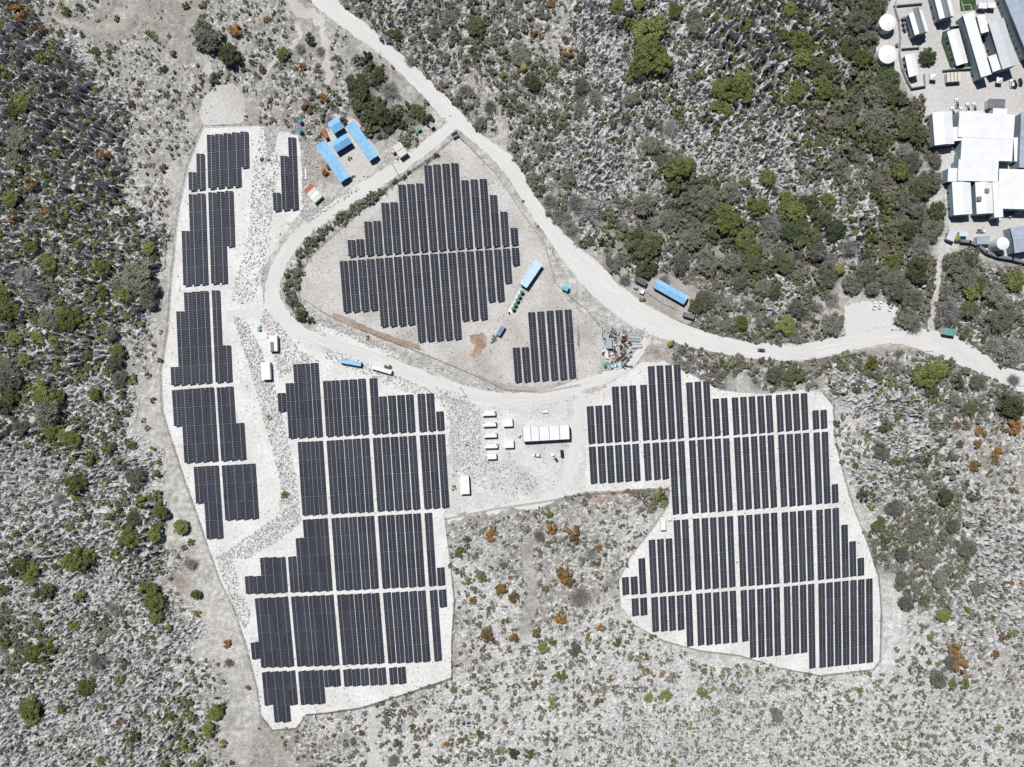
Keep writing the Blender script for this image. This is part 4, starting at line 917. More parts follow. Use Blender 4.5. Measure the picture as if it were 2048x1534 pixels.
wall_line('service_wall', 'dark block wall below the tree line hall', 'wall', [(1866, 298), (1904, 298)], 1.6, .5, 'greyroof')
# small plant on the white hall roofs
for a, b, h_, lb in ((1957, 398, 6.5, 'grey rooftop air unit on the flat wing'), (1972, 382, 6.5, 'pair of small rooftop vents on the flat wing')):
    x, y = W(a, b, h_); q = MB(); q.box(-1.2, 1.2, -1.2, 1.2, 0, .9) if 'air' in lb else (q.cyl(-.9, 0, 0, .7, .35, n=10), q.cyl(1.2, 0, 0, .7, .35, n=10))
    tag(q.build('rooftop_unit', M['steel'], None, (x, y, h_ + .1)), lb, 'roof unit')

# ---------------------------------------------------------------- vehicles
def vehicle(name, label, cx, cy, ang, col, kind='suv', L=4.6, Wd=1.85, group=None):
    x, y = W(cx, cy, 1.0)
    z0 = 0.12
    e = tag(empty(name, (x, y, z0), -math.radians(ang)), label, 'car' if kind != 'pickup' else 'pickup truck', group)
    w = Wd / 2; l = L / 2
    def loft(secs):
        b = MB(); R = []
        for xx, hw, zb, zt in secs:
            c = min(.12, hw * .2)
            R.append([(xx, -hw, zb), (xx, hw, zb), (xx, hw, zt - c), (xx, hw - c, zt), (xx, -hw + c, zt), (xx, -hw, zt - c)])
        return b.rings(R)
    body = loft([(-l, w * .86, .35, .85), (-l + .15, w * .97, .28, .95), (-l * .3, w, .25, .98), (l * .35, w, .25, .98), (l - .35, w * .95, .28, .90), (l - .05, w * .82, .35, .78)])
    bo = body.build('body', M[col], e)
    if kind == 'pickup':
        c0, c1 = -l * .12, l * .45
        bed = MB(); bed.box(-l + .12, -l * .2, -w + .14, w - .14, .955, .985); bed.build('cargo_bed', M['dark'], e)
        rim = MB()
        for s in (-1, 1): rim.box(-l + .05, -l * .18, min(s * (w - .12), s * w), max(s * (w - .12), s * w), .9, 1.15)
        rim.box(-l + .02, -l + .12, -w, w, .9, 1.15); rim.build('bed_side', M[col], e)
    elif kind == 'sedan': c0, c1 = -l * .62, l * .42
    else: c0, c1 = -l * .93, l * .42
    zt = 1.45 if kind == 'sedan' else 1.7
    cab = loft([(c0, w * .86, .93, 1.0), (c0 + .25, w * .82, .93, zt - .12), (c0 + .45, w * .78, .93, zt - .04), (c1 - .75, w * .78, .93, zt - .04), (c1, w * .86, .93, 1.0)])
    cab.build('window_band', M['darkglass'], e)
    rf = MB(); rf.box(c0 + .38, c1 - .72, -w * .77, w * .77, zt - .05, zt); rf.build('roof', M[col], e)
    for sx in (-l * .62, l * .62):
        for sy in (-1, 1):
            wh = MB(); n = 12; R = [[(sx + .34 * math.cos(2 * math.pi * j / n), yy, .34 - z0 + .34 * math.sin(2 * math.pi * j / n)) for j in range(n)] for yy in (sy * (w - .2), sy * (w + .02))]
            wh.rings(R); wh.build('wheel', M['rubber'], e)
    for sy in (-1, 1):
        hl = MB(); hl.box(l - .14, l - .03, sy * w * .62 - .18, sy * w * .62 + .18, .62, .78); hl.build('headlight', M['lamp'], e)
    return e
vehicle('parked_car', 'white estate car parked in front of the control building', 1072.9, 910.3, 180, 'carwhite')
vehicle('pickup_truck', 'white pickup with dark cargo bed slanted in the control building yard', 1109.4, 915.2, -124, 'carwhite', 'pickup', 5.6)
vehicle('parked_car', 'black car parked at the corner of the control building yard', 1124.3, 907.8, -95, 'carblack', 'suv', 4.9, 1.95)
vehicle('moving_car', 'dark grey car driving along the main road', 1523, 700, 184, 'cargrey', 'sedan', 4.4)
vehicle('parked_car', 'white car in the roadside lot beside one other, farther from the shaded car', 1749.7, 611.5, 99, 'carwhite', 'sedan', 4.7)
vehicle('parked_car', 'white car in the roadside lot between the other two white cars', 1761, 609.7, -80, 'carwhite', 'sedan', 4.7)
vehicle('parked_car', 'white car half hidden by a tree at the roadside lot', 1781, 614.5, 100, 'carwhite', 'suv', 4.5)
vehicle('pickup_truck', 'white pickup standing out in the yard before the tree line hall', 1914.3, 205, -97, 'carwhite', 'pickup', 5.6)
vehicle('pickup_truck', 'white pickup squeezed beside the tree line hall', 1906, 222.2, -103, 'carwhite', 'pickup', 5.6)
vehicle('pickup_truck', 'white pickup nosed up beside the narrow white roof strip', 1936.1, 214, -100, 'carwhite', 'pickup', 5.4)
vehicle('pickup_truck', 'white pickup nearest the grey awning', 1949.5, 213.4, -98, 'carwhite', 'pickup', 5.4)
vehicle('parked_car', 'white car beside two dark cars below the broad hall', 2023.8, 166.7, -97, 'carwhite', 'suv', 4.8)
vehicle('parked_car', 'dark car next to the white car below the broad hall', 2030.5, 167.6, -97, 'carblack', 'suv', 4.8)
vehicle('parked_car', 'dark car set apart below the broad hall', 2041.8, 163.5, -97, 'carblack', 'sedan', 4.5)
vehicle('pickup_truck', 'white pickup parked below the white wings', 1962.8, 461.5, 2, 'carwhite', 'pickup', 5.4)
vehicle('parked_car', 'white van beside the slim white strip roof', 2029, 244, -97, 'carwhite', 'suv', 4.8)

# ---------------------------------------------------------------- scrap yard
def scrap(name, label, cat, px, py, h, ang, fn, m):
    x, y = W(px, py, h); b = MB(); fn(b); return tag(b.build(name, M[m], None, (x, y, .03), -math.radians(ang)), label, cat)
container('blue grey ribbed container in the scrap yard', 1218.3, 686.5, 21.5, 12, 87, 2.6, 'bluegrey', 'bluegrey')
def corr(n, l, w):
    def f(b):
        for q in range(n):
            y0 = -w / 2 + w * q / n; b.box(-l / 2 + random.uniform(0, .5), l / 2 - random.uniform(0, .5), y0, y0 + w / n * .86, 0, .9 + .3 * math.sin(q * 1.7))
    return f
scrap('pipe_stack', 'blue grey stack of long pipes nearest the scrap yard road', 'pipes', 1268, 679, 1.2, 2, corr(5, 7.2, 2.4), 'bluegrey')
scrap('pipe_stack', 'grey stack of long bundled sheets beside the pipes', 'sheets', 1274.5, 690.6, 1.0, -2, corr(6, 6.2, 2.9), 'paleroof')
def drum(l, r):
    def f(b):
        n = 12; R = []
        for xx, k in ((-l / 2, .7), (-l / 2 + .15, 1), (l / 2 - .15, 1), (l / 2, .7)):
            R.append([(xx, r * k * math.cos(2 * math.pi * j / n), r + r * k * math.sin(2 * math.pi * j / n)) for j in range(n)])
        b.rings(R)
    return f
for px, py, an, l, r, lb in ((1247.4, 680.5, -28, 3.8, .85, 'large rusty drum beside the pipe stack'), (1248, 673.6, -5, 2.8, .7, 'short rusty drum above the large one'), (1242, 692.5, 40, 2.0, .8, 'small rusty drum in the middle of the scrap yard'),
                             (1245, 711.5, -45, 5.4, .55, 'long thin rusty pipe in the scrap yard'), (1247, 719.5, -42, 3.0, .5, 'short rusty pipe near the scrap yard road'), (1220.5, 673.5, 30, 1.8, .8, 'dark rusty drum beside the blue grey container')):
    scrap('rusty_drum', lb, 'drum', px, py, r, an, drum(l, r), 'rust')
scrap('beam_stack', 'white stack of beams in the scrap yard', 'beams', 1213.6, 708, .8, 85, corr(3, 6.4, 1.9), 'white')
scrap('beam_stack', 'short white block pile above the white beams', 'blocks', 1207.5, 700.5, .8, 80, corr(2, 2.0, 1.8), 'white')
scrap('steel_rails', 'pair of dark rails leaning across the scrap yard', 'rails', 1251, 691, .5, 48, corr(2, 4.0, .7), 'rust')
vehicle('scrapped_truck', 'wrecked cream truck cab dumped in the scrap yard', 1224.5, 709.5, 62, 'offwhite', 'suv', 4.2, 2.1)
vehicle('scrapped_car', 'blue wrecked car at the scrap yard edge', 1247.5, 729, -40, 'navy', 'sedan', 4.0, 1.7)
for k_, (px, py, n_) in enumerate(((1216, 729, 14), (1237, 732.5, 10), (1230, 721, 6))):
    x, y = W(px, py); b = MB(); rr = random.Random(k_)
    for q in range(n_):
        Mx = Matrix.Translation((rr.uniform(-2.2, 2.2), rr.uniform(-1.3, 1.3), rr.uniform(.1, .5))) @ Matrix.Rotation(rr.uniform(0, 3), 4, 'Z') @ Matrix.Rotation(rr.uniform(-.3, .3), 4, 'X')
        b.box(-.9, .9, -.45, .45, 0, .06, Mx)
    tag(b.build('sheet_heap', M[('teal', 'bluepale', 'rust')[k_]], None, (x, y, .05)), ('heap of teal roofing sheets in the scrap yard', 'heap of pale blue torn sheets in the scrap yard', 'heap of rusty scrap plates in the scrap yard')[k_], 'scrap')
# loose scrap strewn round the yard
db = MB(); rr = random.Random(77); dcol = []
for q in range(110):
    px, py = rr.uniform(1204, 1262), rr.uniform(662, 738); x, y = W(px, py)
    Mx = Matrix.Translation((x, y, .15)) @ Matrix.Rotation(rr.uniform(0, 3.1), 4, 'Z') @ Matrix.Rotation(rr.uniform(-.4, .4), 4, 'Y')
    l, w_, h_ = rr.uniform(.3, 1.6), rr.uniform(.15, .6), rr.uniform(.1, .5); n0 = len(db.v); db.box(-l, l, -w_, w_, -.15, h_, Mx)
    dcol += [rr.choice(((.1, .05, .04), (.04, .04, .04), (.06, .06, .06), (.3, .3, .3), (.12, .2, .25), (.65, .65, .63), (.16, .12, .1)))] * (len(db.v) - n0)
M['scrapmix'] = tint_mat('mixed_scrap', .8, 2.0)
dme = db.mesh('scrap_debris', M['scrapmix']); at_ = dme.attributes.new('tint', 'FLOAT_COLOR', 'POINT')
for q, c in enumerate(dcol): at_.data[q].color = (*c, 1)
tag(link('scrap_debris', dme), 'loose rusty and painted scrap strewn through the scrap yard', 'scrap', kind='stuff')
def tyre_at(px, py, lb, z=.03):
    x, y = W(px, py); b = MB(); n = 14; R = []
    for a in range(6):
        t = 2 * math.pi * a / 6; R.append([((.5 + .2 * math.cos(t)) * math.cos(2 * math.pi * j / n), (.5 + .2 * math.cos(t)) * math.sin(2 * math.pi * j / n), .17 + .17 * math.sin(t)) for j in range(n)])
    R.append(R[0]); b.rings(R, False, False)
    return tag(b.build('old_tyre', M['rubber'], None, (x, y, z)), lb, 'tyre', 'old tyres')
for q in range(7): tyre_at(984 + (q % 3) * 3.2 + q * .5, 685 - q * 2.2, 'black old tyre in the line below the blue truck body')
for q in range(6): tyre_at(1222 + (q % 3) * 4.5, 664 + q * 2.3, 'black old tyre dumped above the blue grey container')

# ---------------------------------------------------------------- fences, gate and utility poles
def fence(label, pts, h=2.0):
    P = [Vector((*W(a, b), 0)) for a, b in pts]
    e = tag(empty('chain_link_fence', tuple(P[0])), label, 'fence')
    posts = MB(); rail = MB(); wire = MB(); o = P[0]
    for p, q in zip(P, P[1:]):
        p = p - o; q = q - o; d = q - p; n = max(1, int(d.length / 3))
        for k in range(n):
            c = p + d * k / n; posts.box(c.x - .05, c.x + .05, c.y - .05, c.y + .05, -.3, h + .1)
        rail.tube((p.x, p.y, h), (q.x, q.y, h), .035, n=4); rail.tube((p.x, p.y, .12), (q.x, q.y, .12), .03, n=4)
        wire.quad((p.x, p.y, 0), (q.x, q.y, 0), (q.x, q.y, h), (p.x, p.y, h))
    posts.build('fence_posts', M['steel'], e)['kind'] = 'stuff'; rail.build('fence_rail', M['steel'], e); wire.build('wire_mesh', M['wire'], e)
def rev(poly, a, b): return poly[a:b]
fence('wire fence between the narrow strip array and the karst', pad_left[-25:] + [pad_left[0], pad_left[1], (520, 249)])
fence('wire fence between the close packed array and the dry hollow', pad_left[27:32] and [(889, 1036), (900, 1120), (908, 1200), (903, 1280), (903, 1355), (800, 1390), (720, 1415), (650, 1425), (615, 1428)])
fence('wire fence along the top of the dry hollow', [(889, 1037), (990, 1016), (1080, 1003), (1165, 988), (1337, 977)])
fence('wire fence round the wide spaced array beside the hollow', [(1338, 980), (1334, 1010), (1300, 1060), (1260, 1110), (1235, 1160), (1240, 1210), (1270, 1250), (1330, 1282), (1400, 1300), (1480, 1310), (1560, 1335), (1640, 1350), (1745, 1338), (1759, 1320)])
fence('wire fence round the wide spaced array beside the white scrub', [(1759, 1320), (1761, 1220), (1756, 1150), (1732, 1080), (1704, 1010), (1684, 940), (1668, 870), (1666, 810), (1640, 780), (1600, 776), (1530, 785), (1440, 778), (1375, 743), (1330, 722)])
fence('wire fence of the triangular array along the main road', [(913, 270), (935, 290), (990, 345), (1040, 420), (1090, 490), (1100, 530), (1110, 565), (1125, 580), (1150, 602), (1172, 618), (1198, 650), (1208, 664)])
fence('wire fence of the triangular array along the access road', [(910, 272), (860, 315), (780, 372), (700, 438), (620, 512), (592, 560), (600, 592), (640, 620), (700, 650), (780, 680), (850, 708), (940, 745), (1010, 778), (1080, 783), (1160, 768)])
fence('wire fence in front of the long blue house', [(1293, 585), (1310, 596), (1330, 610), (1356, 620)], 1.2)
fence('wire fence behind the blue huts', [(600, 228), (640, 222), (672, 220), (700, 228), (740, 262), (770, 300)], 1.8)
ge = tag(empty('steel_gate', (*W(908, 267), .03), math.radians(32)), 'grey steel gate where the access road meets the main road', 'gate')
for s, yy in ((-1, 0), (1, -2.6)):
    g = MB(); g.box(-1.9, 1.9, yy - .05, yy + .05, .2, 2.2); g.box(-2.0, -1.85, yy - .1, yy + .1, 0, 2.4); g.box(1.85, 2.0, yy - .1, yy + .1, 0, 2.4); g.build('gate_leaf', M['steel'], ge)
def pole(px, py, h, lb, ang):
    x, y = W(px, py); e = tag(empty('utility_pole', (x, y, -.1), math.radians(ang)), lb, 'pole', 'utility poles')
    p = MB(); p.cyl(0, 0, 0, h, .17, .11, 8); p.build('pole_shaft', M['timber'], e)
    c = MB(); c.box(-1.1, 1.1, -.07, .07, h - .7, h - .55); c.build('cross_arm', M['timber'], e)
    for q in (-.95, -.3, .3, .95): i = MB(); i.cyl(q, 0, h - .55, h - .35, .05, n=6); i.build('insulator', M['white'], e)
for px, py, lb in ((750, 60, 'timber utility pole beside the main road near its far end'), (843, 141, 'timber utility pole beside the main road opposite the dense trees'), (939, 236, 'timber utility pole opposite the steel gate'),
                   (1105, 505, 'timber utility pole at the corner of the triangular array fence'), (1846, 704, 'timber utility pole where the road bends below the teal shelter'), (2028, 772, 'timber utility pole beside the road toward the hills'),
                   (790, 338, 'timber utility pole leaning over the hedge by the access road'), (922, 776, 'timber utility pole in rubble beside the access road'), (1222, 655, 'timber utility pole above the scrap yard')):
    pole(px, py, 10.0, lb, 40)
hp = MB(); xg, yg = W(1792, 675.5); hp.box(-3.2, 3.2, -.08, .08, .9, 1.05); hp.box(-3.2, -2.9, -.25, .25, 0, 1.2); hp.box(2.9, 3.2, -.25, .25, 0, 1.2)
tag(hp.build('boom_barrier', M['steel'], None, (xg, yg + 5, .06), .02), 'dark horizontal barrier at the roadside lot', 'barrier')
pl = MB(); xg, yg = W(1802, 652); pl.cyl(0, 0, 0, .9, .5, n=10); pl.cyl(-2.2, 0, 0, .8, .35, n=8); pl.box(-2.2, 0, -.1, .1, .3, .5)
tag(pl.build('valve_station', M['rust'], None, (xg, yg, .06)), 'dark pipe valve beside the roadside lot barrier', 'valve')

# clutter round the compound halls
rr = random.Random(21)
def clutter(px, py, lb, cat, nm, mm, sx, sy, sz, ang=0):
    x, y = W(px, py); q = MB(); q.box(-sx, sx, -sy, sy, 0, sz); q.box(-sx * .7, sx * .7, -sy * .7, sy * .7, sz, sz + .12); tag(q.build(nm, M[mm], None, (x, y, .03), ang), lb, cat, 'compound clutter')
for (px, py) in ((1911, 292), (1914, 300), (1910, 310), (1912, 322), (1908, 330), (1945, 372), (1946, 380), (1945, 388), (1946, 412), (1945, 420)):
    clutter(px + rr.uniform(-1, 1), py, 'white plant unit in the narrow gap between white halls', 'plant unit', 'plant_unit', rr.choice(('white', 'paleroof', 'steel')), rr.uniform(.5, 1.1), rr.uniform(.6, 1.4), rr.uniform(.8, 1.8))
for (px, py) in ((1870, 232), (1866, 240), (1866, 250), (1867, 262), (1868, 275), (1869, 286)):
    clutter(px - 4, py, 'small air conditioner along the tree line hall', 'air conditioner', 'air_conditioner', 'white', .45, .35, .8)
for (px, py) in ((2010, 424), (2018, 425), (2027, 424), (2036, 425), (1996, 440), (2020, 432)):
    clutter(px, py, 'grey crate at the loading bays below the broad hall', 'crate', 'crate', rr.choice(('white', 'greyroof', 'bluegrey')), rr.uniform(.8, 1.5), rr.uniform(.6, 1.0), rr.uniform(.8, 1.6), rr.uniform(0, 1))
for (px, py) in ((1971, 205), (1974, 212), (1976, 216), (1920, 218), (1924, 220), (1928, 219)):
    clutter(px, py, 'small box left in the yard before the white halls', 'box', 'crate', rr.choice(('white', 'paleroof', 'dark')), rr.uniform(.4, .9), rr.uniform(.4, .9), rr.uniform(.5, 1.2), rr.uniform(0, 1))
for (px, py) in ((1808, 36), (1809, 46), (1811, 56), (1808, 126), (1810, 140)):
    tank('dark round tank against a two storey or narrow house wall', px, py, 3.2, 2.2, 'greyroof', dome=.3, n=14, hatch=False, group='wall side tanks')
# ---------------------------------------------------------------- plants and rock: shared shapes
def leaf_tris(cen, nrm, size, r):
    n = len(cen); ref = r.normal(size=(n, 3)); u = np.cross(nrm, ref); u /= np.linalg.norm(u, axis=1, keepdims=True) + 1e-9
    v = np.cross(nrm, u); s = (size * r.uniform(.6, 1.35, n))[:, None]
    V = np.stack([cen + u * s, cen - u * s * .5 + v * s * .8, cen - u * s * .5 - v * s * .8], 1).reshape(-1, 3)
    return V, np.arange(3 * n).reshape(-1, 3)
def crown_shape(seed, lobes, per, leaf, tall=.85):
    r = np.random.default_rng(seed); Cn, Nn = [], []
    sk = r.uniform(.78, 1.2, 2)
    for k in range(lobes):
        a = r.uniform(0, 2 * math.pi); d = math.sqrt(r.uniform(0, 1)) * .74
        c = np.array([d * math.cos(a) * sk[0], d * math.sin(a) * sk[1], tall * (.42 + .38 * (1 - d * d)) * r.uniform(.75, 1.15)])
        rad = r.uniform(.22, .38) * (1.15 if lobes < 10 else .92 if lobes < 30 else .72)
        q = r.normal(size=(per, 3)); q /= np.linalg.norm(q, axis=1, keepdims=True); q[:, 2] = np.abs(q[:, 2]) * 1.0 - .25
        Cn.append(c + q * rad * r.uniform(.55, 1.05, (per, 1)) * np.array([1, 1, .8]))
        nn = q * .7 + np.array([0, 0, .6]) + r.normal(size=(per, 3)) * .45; Nn.append(nn / np.linalg.norm(nn, axis=1, keepdims=True))
    return leaf_tris(np.concatenate(Cn), np.concatenate(Nn), leaf, r)
def twig_shape(seed, n, wdt=.02, tall=.8, subs=4):
    r = np.random.default_rng(seed); V, F = [], []
    for k in range(n):
        a = r.uniform(0, 2 * math.pi); el = r.uniform(.15, 1.25)
        p = np.array([r.uniform(-.12, .12), r.uniform(-.12, .12), 0.02]) ; d = np.array([math.cos(a) * math.cos(el), math.sin(a) * math.cos(el), math.sin(el) * tall])
        ln = r.uniform(.55, 1.05)
        segs = [(p, p + d * ln * .55, wdt * 1.3), (p + d * ln * .55, p + d * ln + r.normal(size=3) * .1, wdt)]
        for q in range(subs):
            s = p + d * ln * r.uniform(.4, .9); segs.append((s, s + (d * .5 + r.normal(size=3) * .55 + np.array([0, 0, .12])) * ln * .42, wdt * .75))
        for a0, b0, w in segs:
            sd = np.cross(b0 - a0, [0, 0, 1]); sd = sd / (np.linalg.norm(sd) + 1e-9) * w
            i = len(V); V += [a0 - sd, a0 + sd, b0]; F.append((i, i + 1, i + 2))
    V = np.array(V); V[:, 2] = np.maximum(V[:, 2], 0.0); return V, np.array(F)
def palm_shape(seed):
    r = np.random.default_rng(seed); V, F = [], []
    for k in range(18):
        a = 2 * math.pi * k / 18 + r.uniform(-.15, .15); L = r.uniform(.8, 1.05); up = r.uniform(.2, .9)
        prev = None
        for s in range(6):
            t = s / 5; d = L * t; z = 1.0 + up * .45 * t - .75 * t * t; w = .10 * math.sin(math.pi * min(1, .15 + t * .85)) + .012
            c = np.array([math.cos(a) * d, math.sin(a) * d, z]); sd = np.array([-math.sin(a), math.cos(a), 0]) * w
            i = len(V); V += [c - sd - [0, 0, w * .4], c, c + sd - [0, 0, w * .4]]
            if prev is not None:
                F += [(prev, prev + 1, i + 1), (prev, i + 1, i), (prev + 1, prev + 2, i + 2), (prev + 1, i + 2, i + 1)]
            prev = i
    return np.array(V), np.array(F)
def trunk_shape(seed, limbs, tall):
    r = random.Random(seed); b = MB(); b.cyl(0, 0, -.1, tall * .4, .075, .05, 7)
    for k in range(limbs):
        a = 2 * math.pi * k / limbs + r.uniform(-.4, .4); d = r.uniform(.3, .6)
        b.tube((0, 0, tall * r.uniform(.25, .4)), (d * math.cos(a), d * math.sin(a), tall * r.uniform(.55, .8)), .038, .014, 5)
    return b
tree_me = [np_mesh('crown', *crown_shape(100 + k, 36, 50, .075), M['leaf_g']) for k in range(6)]
shrub_me = [np_mesh('foliage', *crown_shape(200 + k, 10, 46, .12), M['leaf_g']) for k in range(6)]
bare_me = [np_mesh('twigs', *twig_shape(300 + k, 190, .017), M['twig']) for k in range(4)]
palm_me = np_mesh('fronds', *palm_shape(4), M['leaf_p'])
trunk_me = [trunk_shape(k, 6, .85).mesh('trunk', M['bark']) for k in range(3)]
stem_me = [trunk_shape(10 + k, 4, .7).mesh('stem', M['bark']) for k in range(2)]
for me in tree_me + shrub_me + bare_me: pass

